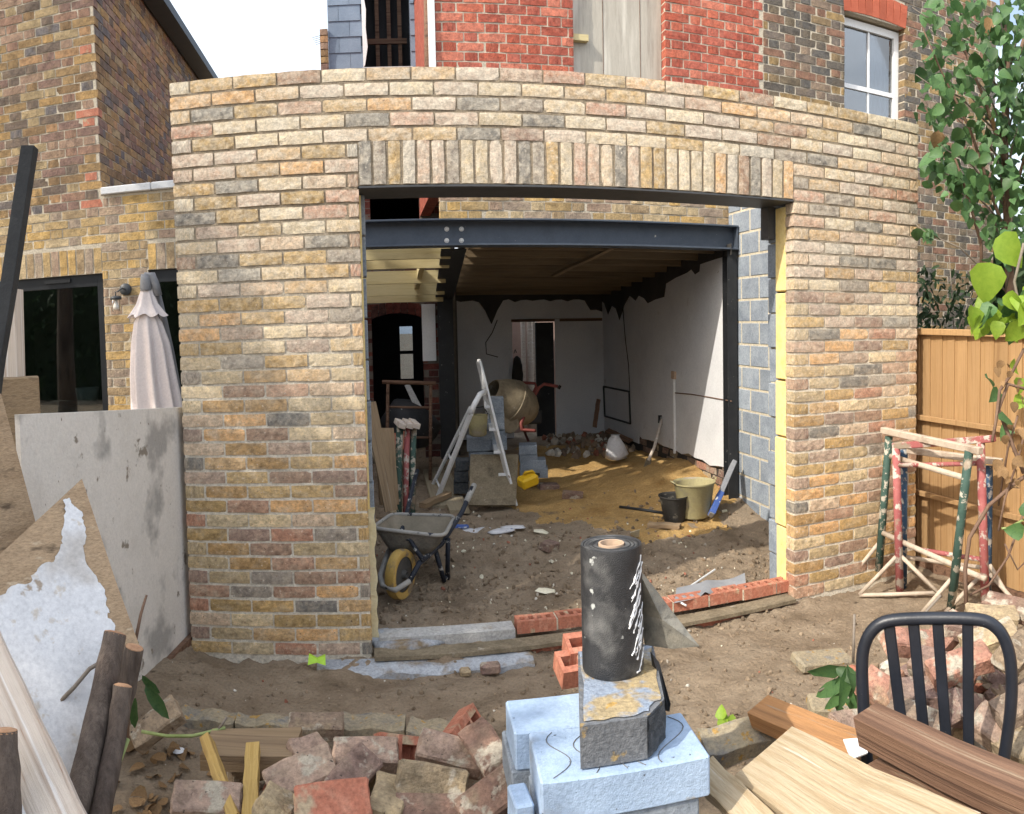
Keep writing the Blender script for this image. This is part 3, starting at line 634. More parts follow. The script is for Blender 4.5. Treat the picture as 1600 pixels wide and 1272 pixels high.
# slate-hung rear part further back, with a torn-out window
YS = 8.6
sl_ = thing('slate_clad_wall', 'blue-grey slate-hung wall with an empty dark window opening', 'house', (.2, 8.6, 2))
xa, xb = AY(513, 60, YS).x, AY(664, 60, YS).x
h0, h1 = AY(568, 60, YS).x, AY(641, 60, YS).x
hz0 = AY(600, 105, YS).z
r = 0; z = 4.2
while z < 5.9:
    x = xa - (.12 if r % 2 else 0)
    while x < xb:
        c0, c1 = max(x, xa), min(x + .236, xb); x += .24
        for (u, v) in ([(c0, c1)] if z + .2 < hz0 else [(c0, min(c1, h0)), (max(c0, h1), c1)]):
            if v - u > .03: MB().prism([(u, YS - .02, z), (v, YS - .02, z), (v, YS - .006, z + .24), (u, YS - .006, z + .24)], (0, .006, 0)).build('slate', 'slate', sl_)
    z += .172; r += 1
mb = MB(); mb.box((xa + .002, YS, 3.3), (h0, YS + .1, 5.95)); mb.box((h1, YS, 3.3), (xb, YS + .1, 5.95)); mb.box((h0 + .001, YS, 3.3), (h1 - .001, YS + .1, hz0)); mb.build('backing', 'steel_grey', sl_)
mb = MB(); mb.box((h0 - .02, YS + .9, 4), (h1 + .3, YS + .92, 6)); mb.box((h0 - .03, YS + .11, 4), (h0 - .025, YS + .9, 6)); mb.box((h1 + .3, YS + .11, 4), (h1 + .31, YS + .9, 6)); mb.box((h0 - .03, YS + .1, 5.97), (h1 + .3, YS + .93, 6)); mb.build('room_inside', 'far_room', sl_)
mb = MB()
for t in (.28, .55, .8):
    u = h0 + (h1 - h0) * t; mb.box((u, YS + .7, hz0), (u + .045, YS + .75, 5.96))
mb.box((h0, YS + .68, hz0 + .5), (h1, YS + .72, hz0 + .56)); mb.build('stud', 'dark_timber', sl_)
mb = MB()
pts = [(h0 - .01, hz0)]
for i in range(9): pts.append((h0 + (.03 if i % 2 else .0) + random.uniform(0, .03), hz0 + .02 + i * .2))
pts += [(h0 - .02, hz0 + 1.7)]
mb.prism([(x, YS - .024, z) for x, z in pts], (0, .004, 0)); mb.build('torn_membrane', 'white_plastic', sl_)
MB().box((h0 - .02, YS - .03, hz0 - .03), (h1 + .02, YS + .02, hz0 - .004)).build('sill', 'coping_stone', sl_)
ch = [brick_mesh('chimney_brick_mesh', 'old_stock', rough=.003, nx=2, nz=1, seed=95)]
lay(sl_, ch, 'old_stock', courses(Vector((0, YS - .06, 0)), (1, 0, 0), (0, -1, 0), 4.3, 9, lambda r, z: [(xa - .09, xa - .004)], 'stretcher'), 30)
mb = MB(); q = AY(507, 62, YS + .3); 
for i in range(5): mb.tube([q + Vector((-.10 - .01 * i, 0, .02 * i - .05)), q + Vector((.06, 0, .02 * i - .01))], .0025, 4)
mb.tube([q + Vector((0, 0, -.6)), q + Vector((0, 0, .12))], .006, 5); mb.build('aerial', 'steel_dark', sl_)
dp = MB().tube([AY(667, 115, 6.5) - Vector((0, 0, .8)), AY(667, -60, 6.5)], .032, 10).build('drainpipe', 'dark_timber', house, True)
dp = MB().box((xr0 - .055, YH - .02, 3.0), (xr0 - .006, YH + .05, ztop)).build('corner_board', 'window_white', house)

# ---------------------------------------------------------------- back of the room
back = thing('rear_wall', 'red brick wall with two dark openings beyond the open left bay', 'wall', (0, 8.6, 0))
rb = [brick_mesh('far_red_brick_mesh', 'shaded_brick', rough=.003, nx=1, nz=1, seed=99)]
wa, wb = AY(578, 325, YS).x, AY(655, 325, YS).x; wz0, wz1 = AY(600, 347, YS).z, AY(600, 300, YS).z
da, db = AY(582, 560, YS).x, AY(661, 560, YS).x; dz = AY(620, 488, YS).z
def back_spans(r, z):
    out = [(-.95, .95)]
    if wz0 < z < wz1 + .3: out = [(-.95, wa), (wb, .95)]
    if z < dz: out = [(-.95, da), (db, pp.x + .02)]
    return out
lay(back, rb, 'shaded_brick', courses(Vector((0, YS - .1, 0)), (1, 0, 0), (0, -1, 0), 0, 42, back_spans, 'flemish'), 300)
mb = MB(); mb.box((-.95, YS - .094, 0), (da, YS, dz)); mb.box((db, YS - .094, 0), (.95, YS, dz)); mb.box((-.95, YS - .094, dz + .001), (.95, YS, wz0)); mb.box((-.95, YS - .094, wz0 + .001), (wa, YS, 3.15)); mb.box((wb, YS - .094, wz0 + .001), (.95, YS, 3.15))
mb.build('mortar', 'shaded_mortar', back)
MB().box((db - .01, YS - .118, dz - .55), (db + .14, YS - .102, dz + .08)).build('paint_patch', 'window_white', back)
mb = MB()
for i in range(7):
    t0, t1 = i / 7, (i + 1) / 7; u0, u1 = da + (db - da) * t0, da + (db - da) * t1
    e = lambda t: dz - .01 - .06 * (2 * t - 1) ** 2
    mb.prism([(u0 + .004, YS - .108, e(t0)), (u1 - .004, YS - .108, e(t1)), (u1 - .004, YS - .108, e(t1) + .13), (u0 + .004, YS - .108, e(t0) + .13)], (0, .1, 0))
mb.build('arch', 'shaded_brick', back)
# dark room behind, with a glazed door at its far end
dark = thing('inner_room', 'unlit inner room seen through the brick arch with a glazed far door', 'room', (.2, 10, 0))
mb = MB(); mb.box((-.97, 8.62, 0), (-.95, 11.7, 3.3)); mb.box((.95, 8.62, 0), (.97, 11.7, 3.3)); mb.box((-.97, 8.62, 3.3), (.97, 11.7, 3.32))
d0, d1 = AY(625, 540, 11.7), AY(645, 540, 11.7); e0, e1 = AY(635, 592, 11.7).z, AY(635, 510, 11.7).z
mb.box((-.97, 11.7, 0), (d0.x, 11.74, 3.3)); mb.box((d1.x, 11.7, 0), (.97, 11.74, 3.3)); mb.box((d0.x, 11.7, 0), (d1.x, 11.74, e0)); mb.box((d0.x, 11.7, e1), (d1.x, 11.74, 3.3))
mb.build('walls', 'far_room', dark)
MB().box((d0.x, 11.71, e0), (d1.x, 11.715, e1)).build('pane', 'window_glass', dark)
MB().box((d0.x - .02, 11.68, (e0 + e1) / 2 - .02), (d1.x + .02, 11.698, (e0 + e1) / 2 + .03)).build('door_rail', 'black_timber', dark)
# white back wall with a doorway
YB = 9.5
bw = thing('plastered_wall', 'white plastered back wall with a doorway and a broken ceiling edge', 'wall', (2, 9.5, 0))
c0, c1 = AY(703, 560, YB).x, 2.95
k0, k1 = AY(801, 560, YB).x, AY(872, 560, YB).x; kz = AY(830, 503, YB).z
mb = MB(); mb.box((c0, YB, .25), (k0, YB + .12, 2.12)); mb.box((k1, YB, .2), (c1 + .3, YB + .12, 2.12)); mb.box((k0 + .001, YB, kz), (k1 - .001, YB + .12, 2.12)); mb.build('plaster', 'plaster_wall', bw)
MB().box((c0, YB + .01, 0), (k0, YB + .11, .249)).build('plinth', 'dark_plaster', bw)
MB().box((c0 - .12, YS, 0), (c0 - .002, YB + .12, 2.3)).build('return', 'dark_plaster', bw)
mb = MB(); pts = [(c0 - .05, 2.12)]
n = 26
for i in range(n + 1):
    x = c0 + (c1 - c0) * i / n; pts.append((x, 1.985 + .03 * math.sin(i * 2.1) * random.random() - (.30 if i == 7 else .12 if i in (6, 8) else 0) - (.14 if i > 23 else 0)))
pts.append((c1, 2.12)); mb.prism([(x, YB - .03, z) for x, z in pts], (0, .028, 0)); mb.build('broken_ceiling_edge', 'dark_plaster', bw)
dl = MB().box((k1 - .04, YB - .03, .18), (k1 + .02, YB - .004, kz + .03)).build('door_frame', 'plaster_wall', bw)
MB().box((k0 - .01, YB - .02, kz), (c1, YB - .004, kz + .035)).build('picture_rail', 'dark_timber', bw)
xk = AY(838, 560, YB).x
MB().box((xk, YB + .02, .1), (k1 - .05, YB + .06, kz - .01)).build('door', 'black_timber', bw)
# open passage outside the doorway
pas = thing('side_passage', 'sunlit side passage with pale fence seen through the back doorway', 'passage', (1.6, 11, 0))
MB().box((1.5, 11.6, -.1), (3.6, 11.65, 1.75)).build('fence', 'pink_fence', pas)
for (px, w) in ((818, .035), (829, .05), (836, .03)):
    p = AY(px, 560, 11.2); MB().tube([(p.x, 11.2, 0), (p.x, 11.2, 2.3)], w, 8).build('pipe', 'pale_timber', pas, True)
coat = thing('hanging_coat', 'black coat hanging at the edge of the back doorway', 'coat', (k0 + .1, YB - .03, 1))
mb = MB(); o = AY(803, 575, YB - .06)
mb.lathe([(.01, .15), (.04, .12), (.06, .03), (.07, -.08), (.065, -.18), (.04, -.22)], o + Vector((.04, 0, 0)), 12, wob=lambda a, i: 1 + .15 * math.sin(3 * a + i)); mb.build('cloth', 'rubber', coat, True)
mb = MB().tube([AY(803, 552, YB - .02), AY(805, 546, YB - .05), AY(807, 551, YB - .05)], .006, 6); mb.build('hook', 'steel_dark', coat)
# white right wall
rw = thing('plastered_wall', 'white plastered right wall with chased cable line and sun patches', 'wall', (2.95, 7, 0))
mb = MB(); rows_ = 24; pts = []
y0, y1 = 5.94, 8.2
mb.prism([(2.95, y0, 2.45), (2.95, y1, 2.30), (2.95, y1, .42)] + [(2.95, y1 - (y1 - y0) * i / 14, .40 + .05 * noise.noise(Vector((i * 1.3, 0, 0)))) for i in range(1, 14)] + [(2.95, y0, .42)], (.05, 0, 0)); mb.build('plaster', 'plaster_wall', rw)
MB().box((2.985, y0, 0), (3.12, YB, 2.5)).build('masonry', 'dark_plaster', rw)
mb = MB(); mb.box((2.965, y1 + .002, .3), (2.984, YB, 2.25)); mb.build('recess_plaster', 'plaster_wall', rw)
lb = [brick_mesh('base_brick_mesh', 'loose_brick', rough=.005, nx=2, nz=1, seed=110 + i) for i in range(3)]
lay(rw, lb, 'loose_brick', courses(Vector((2.978, YB, 0)), (0, -1, 0), (-1, 0, 0), .0, 6, lambda r, z: [(1.3, 3.5)], 'stretcher', jit=.012), 60)
from mathutils.geometry import tessellate_polygon
jag = [AX(x, y, 2.944) for x, y in ((936, 466), (944, 474), (950, 492), (956, 478), (962, 482), (968, 501), (976, 476), (984, 462), (993, 470), (998, 462), (1006, 466), (1012, 474), (1024, 468), (1038, 464), (1041, 443), (1056, 434), (1074, 426), (1080, 421), (1086, 429), (1093, 424), (1094, 413), (1118, 405), (1143, 398), (1143, 380), (936, 440))]
MB().add(jag, [list(t) for t in tessellate_polygon([jag])]).build('broken_plaster', 'dark_plaster', rw)
p0, p1 = AX(1053, 592, 2.94), AX(1053, 708, 2.94)
MB().box((2.928, p0.y - .012, p1.z), (2.949, p0.y + .012, p0.z)).build('conduit', 'white_plastic', rw)
MB().box((2.925, p0.y - .04, p0.z), (2.949, p0.y + .04, p0.z + .075)).build('socket_box', 'cardboard', rw)
MB().tube([AX(1055, 614, 2.947), AX(1080, 616, 2.947), AX(1110, 621, 2.947), AX(1143, 627, 2.947)], .006, 5).build('chased_cable', 'stem_brown', rw)
mb = MB()
for (a, b) in (((943, 604), (983, 612)), ((945, 650), (985, 662)), ((983, 612), (985, 662)), ((943, 604), (945, 650))):
    mb.tube([AX(*a, 2.955), AX(*b, 2.955)], .012, 6)
mb.build('radiator_pipe', 'steel_dark', rw)
MB().tube([AX(973, 480, 2.945), AX(977, 530, 2.945), AX(982, 570, 2.945), AX(984, 612, 2.945)], .005, 5).build('cable', 'rubber', rw)
MB().tube([AY(777, 500, YB - .01), AY(769, 520, YB - .01), AY(759, 535, YB - .01), AY(760, 553, YB - .01), AY(778, 558, YB - .01)], .006, 5).build('cable', 'rubber', bw)

# ---------------------------------------------------------------- the neighbour on the left
nb_ = thing('neighbour_house', 'brown brick neighbouring house with black glazed doors and pale upright bricks above', 'house', (-2.6, 6.1, 0))
xcn = AY(152, 150, YH).x; xr_ = -1.0; zcp = AY(210, 300, YH).z
nv = [brick_mesh('neighbour_brick_mesh', 'old_stock', rough=.003, nx=3, nz=1, seed=120 + i) for i in range(6)]
nv2 = [brick_mesh('neighbour_pale_brick_mesh', 'pale_old_stock', rough=.003, nx=3, nz=1, seed=130 + i) for i in range(6)]
zd = AY(80, 433, YH).z; zso = AY(80, 393, YH).z
xd1 = AY(165, 540, YH).x; xd2 = AY(236, 540, YH).x
def n_up(r, z): return [(-4.2, xcn)] if z > zso + .30 else []
def n_lo(r, z):
    if z > zcp: return []
    if z > zso + .30: return [(xcn + .01, xr_)]
    if z > zso: return [(-4.2, xr_)]
    if z > zd: return [(xd1 + .0, xd2 - .0)]
    return [(xd1, xd2)]
lay(nb_, nv, 'old_stock', courses(Vector((0, YH, 0)), (1, 0, 0), (0, -1, 0), 0, 72, n_up, 'flemish'), 300)
lay(nb_, nv2, 'pale_old_stock', courses(Vector((0, YH, 0)), (1, 0, 0), (0, -1, 0), 0, 72, n_lo, 'flemish'), 200, name='pale_brick')
orange_q = brick_mesh('neighbour_orange_brick_mesh', 'new_red_brick', rough=.003, nx=3, nz=1, seed=139)
for o in list(nb_.children):
    if o.name.startswith('brick') and 'work' not in o.name and xcn - .22 < o.matrix_basis.translation.x and random.random() < .22: o.data = orange_q
sb = brick_mesh('neighbour_soldier_mesh', 'pale_old_stock', L=.065, h=.205, nx=1, nz=3, seed=140)
for (a, b) in ((-4.2, xd1), (xd2, xr_)):
    n = int((b - a) / .075)
    for i in range(n):
        o = bpy.data.objects.new('soldier_brick', sb); o.matrix_basis = frame((a + (i + .5) * (b - a) / n, YH + random.uniform(-.002, .002), (zd + zso) / 2), (1, 0, 0), (0, -1, 0)) @ Matrix.Diagonal((1, (zso - zd - .012) / .205, 1, 1)); put(o, nb_)
mb = MB(); mb.box((-4.2, YH + .0075, zd + .002), (xcn - .01, YH + .25, 5.4)); mb.box((xcn - .009, YH + .0075, zd + .002), (xr_, YH + .25, zcp - .002)); mb.box((xd1 + .002, YH + .0075, 0), (xd2 - .002, YH + .25, zd)); mb.build('mortar', 'old_mortar', nb_)
lay(nb_, nv, 'old_stock', courses(Vector((xcn, YH + .03, 0)), (0, 1, 0), (1, 0, 0), 2.7, 36, lambda r, z: [(0, 5.2)], 'flemish'), 0)
MB().box((xcn - .2, YH + .26, 2.6), (xcn - .009, 11.3, 5.35)).build('side_mortar', 'old_mortar', nb_)
for (a, b) in ((xcn + .004, -1.72), (-1.715, xr_)): MB().cbox((a, YH - .035, zcp), (b, YH + .25, zcp + .06), .006).build('coping', 'coping_stone', nb_)
MB().box((xcn + .01, YH + .26, zcp - .12), (xr_, 8.5, zcp - .08)).build('flat_roof', 'slate', nb_)
ze = 5.03
MB().prism([(xcn + .02, YH - .3, ze), (xcn + .02, 11.3, ze), (xcn + .20, 11.3, ze + .02), (xcn + .20, YH - .3, ze + .02)], (0, 0, .10)).build('gutter', 'gutter_black', nb_)
MB().prism([(xcn + .16, YH - .3, ze + .13), (xcn + .16, 11.3, ze + .13), (-5, 11.3, 7.3), (-5, YH - .3, 7.3)], (0, 0, .05)).build('roof', 'slate', nb_)
def glazed(x0, x1, parts):
    f = MB(); f.box((x0, YH + .04, 0), (x0 + .06, YH + .12, zd - .002)); f.box((x1 - .06, YH + .04, 0), (x1, YH + .12, zd - .002)); f.box((x0 + .061, YH + .04, zd - .10), (x1 - .061, YH + .12, zd - .002)); f.box((x0 + .061, YH + .04, 0), (x1 - .061, YH + .12, .08))
    fr_ = f.build('door_frame', 'door_frame_black', nb_)
    MB().box((x0 + .062, YH + .07, .081), (x1 - .062, YH + .078, zd - .101)).build('pane', 'door_glass', fr_)
    return fr_
g1 = glazed(xd1 - 2.1, xd1 - .004, 1); MB().box((AY(68, 441, YH).x, YH + .02, AY(68, 444, YH).z), (AY(108, 441, YH).x, YH + .039, AY(68, 438, YH).z)).build('vent', 'gutter_black', g1)
g2 = glazed(xd2 + .004, xr_ - .01, 1)
mb = MB(); mb.box((-4.4, 9.4, -.1), (-1.0, 9.45, 2.6)); mb.box((-4.4, 6.32, 2.55), (-1.0, 9.4, 2.6)); mb.box((-4.42, 6.32, 0), (-4.4, 9.4, 2.6)); mb.box((-1.0, 6.32, 0), (-.99, 9.4, 2.6)); mb.build('room_inside', 'tile_grey', nb_)
mb = MB(); mb.box((-3.6, 7.3, .86), (-1.9, 7.9, .9)); mb.box((-3.5, 7.4, 0), (-3.45, 7.8, .86)); mb.box((-2.0, 7.4, 0), (-1.95, 7.8, .86)); mb.build('table', 'dark_timber', nb_)
tub = thing('storage_tub', 'clear plastic tub standing inside the neighbour glass door', 'tub', (-2.25, 6.5, 0))
q = AY(137, 628, 6.5); MB().lathe([(.0, -.02), (.09, -.02), (.11, .13), (.105, .13), (.085, -.01)], q, 16).build('tub_wall', 'white_plastic', tub, True)
MB().box((q.x - .5, 6.4, 0), (q.x + .2, 6.9, q.z - .021)).build('unit', 'tile_grey', nb_)
# wall lamp
lp = AY(195, 452, YH - .03)
wl = thing('wall_lamp', 'black wall lantern with a glass shade on the neighbour pier', 'lamp', lp)
MB().lathe([(0, .03), (.045, .03), (.05, .02), (.05, 0)], seg=20, mtx=frame(lp + Vector((0, .03, 0)), (1, 0, 0), (0, -1, 0))).build('wall_plate', 'lamp_black', wl, True)
q = AY(181, 466, YH - .10)
MB().tube([lp, lp + Vector((0, -.07, .005)), q + Vector((.02, 0, .055)), q + Vector((0, 0, .05)), q + Vector((0, 0, .01))], .006, 6).build('arm', 'lamp_black', wl, True)
MB().lathe([(.012, .02), (.045, .012), (.048, -.012), (0.0, -.012)], q, 16).build('cap', 'lamp_black', wl, True)
MB().lathe([(.036, -.013), (.038, -.10), (.034, -.105)], q, 16).build('glass_shade', 'lamp_glass', wl, True)
MB().lathe([(.012, -.014), (.014, -.035), (.026, -.065), (.022, -.088), (0, -.097)], q, 12).build('bulb', 'bulb', wl, True)

# ================================================================ inside the extension
# ---- threshold: low brick course, boards and rough concrete between the two piers
th = thing('threshold_course', 'low course of new red perforated bricks laid across the opening', 'brickwork', (1.5, 3.95, 0))
def holed_brick(L=.215, d=.10, h=.065, rows=1, n=4, big=False):
    """brick along local X, z up, with real holes through its top"""
    mb = MB(); xs_ = [-L / 2]; 
    w = L / (n * 2 + 1) if not big else L / (n * 1.45 + .45 + .0)
    holes = []
    if big:
        g = (L - n * .055) / (n + 1); holes = [(-L / 2 + g + i * (.055 + g), .055) for i in range(n)]
    else:
        g = (L - n * .026) / (n + 1); holes = [(-L / 2 + g + i * (.026 + g), .026) for i in range(n)]
    cuts = sorted([-L / 2, L / 2] + [a for a, b in holes] + [a + b for a, b in holes]); hy = d * .22
    isin = lambda x: any(a < x < a + b for a, b in holes)
    for i in range(len(cuts) - 1):
        a, b = cuts[i], cuts[i + 1]
        if isin((a + b) / 2): mb.box((a, -d / 2, 0), (b, -hy, h)); mb.box((a, hy, 0), (b, d / 2, h)); mb.box((a, -hy, 0), (b, hy, .01))
        else: mb.box((a, -d / 2, 0), (b, d / 2, h))
    return mb
hb = holed_brick(); hm = bpy.data.meshes.new('perforated_brick_mesh'); hm.from_pydata(hb.v, [], hb.f); hm.materials.append(M['new_red_brick'])
x = AY(806, 985, 4.02).x; i = 0; tz = .035
while x < 2.36:
    o = bpy.data.objects.new('brick', hm); o.matrix_basis = Matrix.Translation((x + .108, 4.02 + random.uniform(-.006, .006), tz + random.uniform(-.002, .003))) @ Matrix.Rotation(random.gauss(0, .012), 4, 'Z'); put(o, th)
    x += .226; i += 1
mb = MB(); x = AY(806, 985, 4.02).x
while x < 2.3: MB().box((x + .216, 3.972, tz), (x + .225, 4.065, tz + .06)).build('mortar', 'block_mortar', th); x += .226
MB().box((.75, 3.88, -.12), (2.39, 3.966, -.004)).build('lower_course', 'new_red_brick', th)
plank('board', (-.03, 3.885, .012), (2.38, 3.905, .016), .115, .022, 'dirty_sheet', (0, 0, 1), th)
MB().box((.0, 3.98, -.1), (AY(806, 985, 4.02).x - .01, 4.10, .06)).build('concrete_edge', 'concrete', th)
fd = thing('concrete_footing', 'rough blue-grey concrete footing beside the left pier', 'footing', (.3, 3.8, 0))
mb = MB(); vs = []; fs = []; nf = 40
for i in range(nf + 1):
    xx = -.32 + i * 1.10 / nf; w_ = noise.fractal(Vector((xx * 5, 0, 0)), 1, 2, 3)
    for (yy, zz) in ((3.74 + .02 * w_, -.15), (3.745 + .025 * w_, -.035 + .012 * w_), (3.78 + .01 * w_, -.012 + .010 * w_), (3.879, -.006)): vs.append((xx, yy, zz))
for i in range(nf):
    for j in range(3): fs.append([i * 4 + j, (i + 1) * 4 + j, (i + 1) * 4 + j + 1, i * 4 + j + 1])
mb.add(vs, fs); mb.build('concrete', 'wet_concrete', fd, 40)
mb = MB().rock((.16, 4.0, .02), .20, .10, .03, 2, .12, Euler((0, 0, .1))); mb.rock((.0, 4.06, .03), .10, .08, .035, 2, .14, Euler((0, 0, .5))); mb.build('spilled_mortar', 'wet_concrete', fd, True)
for (px, py, w, h) in ((727, 1062, .055, .06), (766, 1058, .10, .075)):
    p = AY(px, py, 3.735); tag(MB().cbox((p.x - w / 2, 3.70, -.05), (p.x + w / 2, 3.757, p.z + h), .01).build('brick_stub', 'loose_brick'), 'narrow mortared brick stub against the concrete footing' if w < .08 else 'wider mortared brick stub against the concrete footing', 'brick')

# ---- wheelbarrow
wb_ = thing('wheelbarrow', 'grey mud-caked builder wheelbarrow with a yellow wheel inside the left jamb', 'wheelbarrow', G(628, 935))
def P(px, py, r): return Q(px, py, r)
A, B_, C_, D_ = P(581, 825, 4.75), P(694, 838, 4.72), P(711, 806, 5.25), P(612, 803, 5.35)      # rim
a2, b2, c2, d2 = P(612, 868, 4.80), P(672, 866, 4.80), P(690, 848, 5.15), P(628, 846, 5.2)        # bottom
def rounded(q, k=.16, n=4):
    out = []
    for i in range(4):
        p, c, nx_ = q[i - 1], q[i], q[(i + 1) % 4]
        for j in range(n + 1):
            t = j / n; u = c + (p - c) * k * (1 - t); v = c + (nx_ - c) * k * t; out.append(u * (1 - t) + v * t)
    return out
rim, bot = rounded([A, B_, C_, D_]), rounded([a2, b2, c2, d2])
n = len(rim); cen = sum(rim, Vector()) / n
mid = [r_ * .52 + b * .48 + Vector((0, 0, -.012)) for r_, b in zip(rim, bot)]
mb = MB(); mb.add(rim + mid + bot, [[i, (i + 1) % n, n + (i + 1) % n, n + i] for i in range(n)] + [[n + i, n + (i + 1) % n, 2 * n + (i + 1) % n, 2 * n + i] for i in range(n)] + [[2 * n + i for i in range(n)]])
tray = mb.build('tray', 'barrow_tray', wb_, True)
inn = lambda L_, k, dz: [cen + (p - cen) * k + Vector((0, 0, dz)) for p in L_]
r2, m2, bo2 = inn(rim, .975, .0), inn(mid, .965, .004), inn(bot, .95, .010)
mb = MB(); mb.add(r2 + m2 + bo2, [[n + i, n + (i + 1) % n, (i + 1) % n, i] for i in range(n)] + [[2 * n + i, 2 * n + (i + 1) % n, n + (i + 1) % n, n + i] for i in range(n)] + [[2 * n + i for i in range(n)][::-1]]); mb.build('tray_inside', 'barrow_inside', tray, True)
MB().tube(rim, .013, 8, close=True).build('rim', 'barrow_frame_worn', tray, True)
wc = P(626, 897, 4.70); wr = .155; axd = (P(640, 896, 4.70) - P(612, 898, 4.95)).normalized(); axd = Vector((.86, -.50, 0)).normalized()
mt = frame(wc, Vector((0, 0, 1)).cross(axd), axd)
whl = MB().lathe([(wr * .70, -.026), (wr * .86, -.034), (wr * .96, -.030), (wr, -.012), (wr, .012), (wr * .96, .030), (wr * .86, .034), (wr * .70, .026)], seg=36, mtx=mt).build('wheel', 'tyre_yellow', wb_, 50)
MB().lathe([(.0, -.018), (.02, -.045), (.03, -.02), (wr * .70, -.02), (wr * .705, .02), (.03, .02), (.02, .045), (0, .018)], seg=24, mtx=mt).build('hub', 'wheel_hub', whl, 40)
fr1 = [P(738, 762, 5.30), P(722, 800, 5.10), P(690, 850, 4.95), P(655, 880, 4.72), P(640, 908, 4.62), P(618, 922, 4.56), P(598, 915, 4.60), P(594, 900, 4.68), P(603, 872, 4.85), P(612, 850, 5.0)]
MB().tube([fr1[0].lerp(fr1[1], t) for t in (0, .5)] + fr1[1:5], .017, 8).build('frame', 'barrow_frame', wb_, True)
MB().tube(fr1[4:], .018, 8).build('wheel_guard', 'barrow_frame_worn', wb_, True)
MB().tube([P(741, 758, 5.33), P(728, 785, 5.18)], .021, 8).build('handle', 'barrow_frame_worn', wb_, True)
h2 = [P(636, 800, 5.5), P(628, 840, 5.2)]
MB().tube([P(652, 735, 5.9), P(645, 760, 5.75), P(636, 800, 5.5), P(622, 850, 5.05)], .017, 8).build('handle', 'barrow_frame', wb_, True)
MB().tube([P(612, 842, 4.80), P(640, 842, 4.76), P(652, 862, 4.74), P(662, 876, 4.72)], .016, 8).build('tray_brace', 'barrow_frame', wb_, True)
for (a, b) in (((681, 862), (694, 905)), ((700, 842), (699, 902))): MB().tube([P(*a, 4.95), Vector((*G(b[0], b[1], .015).xy, .0))], .016, 8).build('leg', 'barrow_frame', wb_, True)
MB().tube([G(692, 904, .02), G(701, 900, .02)], .017, 8).build('foot_bar', 'barrow_frame', wb_, True)

# ---- folding steps
lad = thing('step_ladder', 'white paint-spattered aluminium folding step ladder standing open', 'ladder', G(780, 795))
rl = 6.55
def stile(name, a, b, w=.05, t=.022, par=lad):
    a, b = Vector(a), Vector(b); return MB().cbox((-(b - a).length / 2, -t / 2, -w / 2), ((b - a).length / 2, t / 2, w / 2), .003).build(name, 'aluminium', par, mtx=frame((a + b) / 2, b - a, (0.25, -1, 0)))
s0 = P(748, 565, 6.75); f1 = G(808, 802, .02)
stile('stile', s0, f1, .085)
s0b = s0 + Vector((.06, .42, .0)); f1b = f1 + Vector((-.05, .50, .02))
stile('stile', s0b, f1b, .05)
for t in (.30, .45, .6, .75, .89):
    MB().cbox((-.24, -.035, -.012), (.24, .035, .012), .003).build('tread', 'aluminium', lad, mtx=frame((s0.lerp(f1, t) + s0b.lerp(f1b, t)) / 2, s0b - s0, (0, 0, 1)))
q0 = G(678, 792, .02)
tp = P(758, 612, 6.7)
MB().tube([tp, P(750, 616, 6.62), P(741, 632, 6.55), P(735, 648, 6.55)], .024, 8).build('hinge_arm', 'aluminium', lad, True)
stile('stile', P(736, 645, 6.55), q0, .065)
stile('stile', P(736, 645, 6.55) + Vector((.05, .42, 0)), q0 + Vector((-.02, .5, .0)), .04)
for t in (.25, .5, .8): MB().tube([P(736, 645, 6.55).lerp(q0, t), (P(736, 645, 6.55) + Vector((.05, .42, 0))).lerp(q0 + Vector((-.02, .5, 0)), t)], .011, 6).build('brace', 'aluminium', lad, True)

# ---- stack of blocks and the mud-caked sheet leaning on it
bx0 = Vector((1.00, 7.15, 0))
stk = thing('block_stack', 'stack of grey concrete blocks behind the step ladder', 'block stack', bx0)
def blk_at(par, px0, px1, py0, py1, r, depth=.22, mat='concrete_block', rot=0.0, name='block', **k):
    a, b = Q(px0, py1, r), Q(px1, py0, r); c = (a + b) / 2; w = (Vector((b.x, b.y)) - Vector((a.x, a.y))).length
    th_ = math.atan2(b.y - a.y, b.x - a.x) + rot
    return MB().cbox((-w / 2, 0, -(b.z - a.z) / 2), (w / 2, depth, (b.z - a.z) / 2), .004).build(name, mat, par, mtx=Matrix.Translation(c) @ Matrix.Rotation(th_, 4, 'Z'))
for (a, b, c, d, m) in ((766, 787, 622, 646, 'concrete_block'), (764, 788, 646, 668, 'concrete_block'), (753, 788, 655, 672, 'concrete_block'), (752, 789, 673, 688, 'concrete_block'), (730, 768, 684, 706, 'concrete_block'), (769, 792, 681, 704, 'concrete_block'), (734, 790, 706, 730, 'concrete_block'), (734, 790, 731, 756, 'concrete_block'), (734, 790, 757, 782, 'concrete_block')):
    blk_at(stk, a, b, c, d, 7.1, .22, m, random.uniform(-.05, .05))
stk2 = thing('block_stack', 'small pile of grey blocks beside the yellow fuel can', 'block stack', (1.6, 7.5, 0))
for (a, b, c, d) in ((811, 839, 696, 711), (812, 840, 711, 723), (813, 853, 719, 733), (812, 856, 732, 748)): blk_at(stk2, a, b, c, d, 7.3, .2, 'concrete_block', random.uniform(-.08, .08))
stk3 = thing('block_stack', 'dark blocks stacked between the ladder leg and the muddy sheet', 'block stack', (.9, 7.0, 0))
for (a, b, c, d) in ((712, 733, 720, 736), (710, 732, 737, 754), (709, 732, 755, 772)): blk_at(stk3, a, b, c, d, 6.95, .2, 'cut_face', 0)
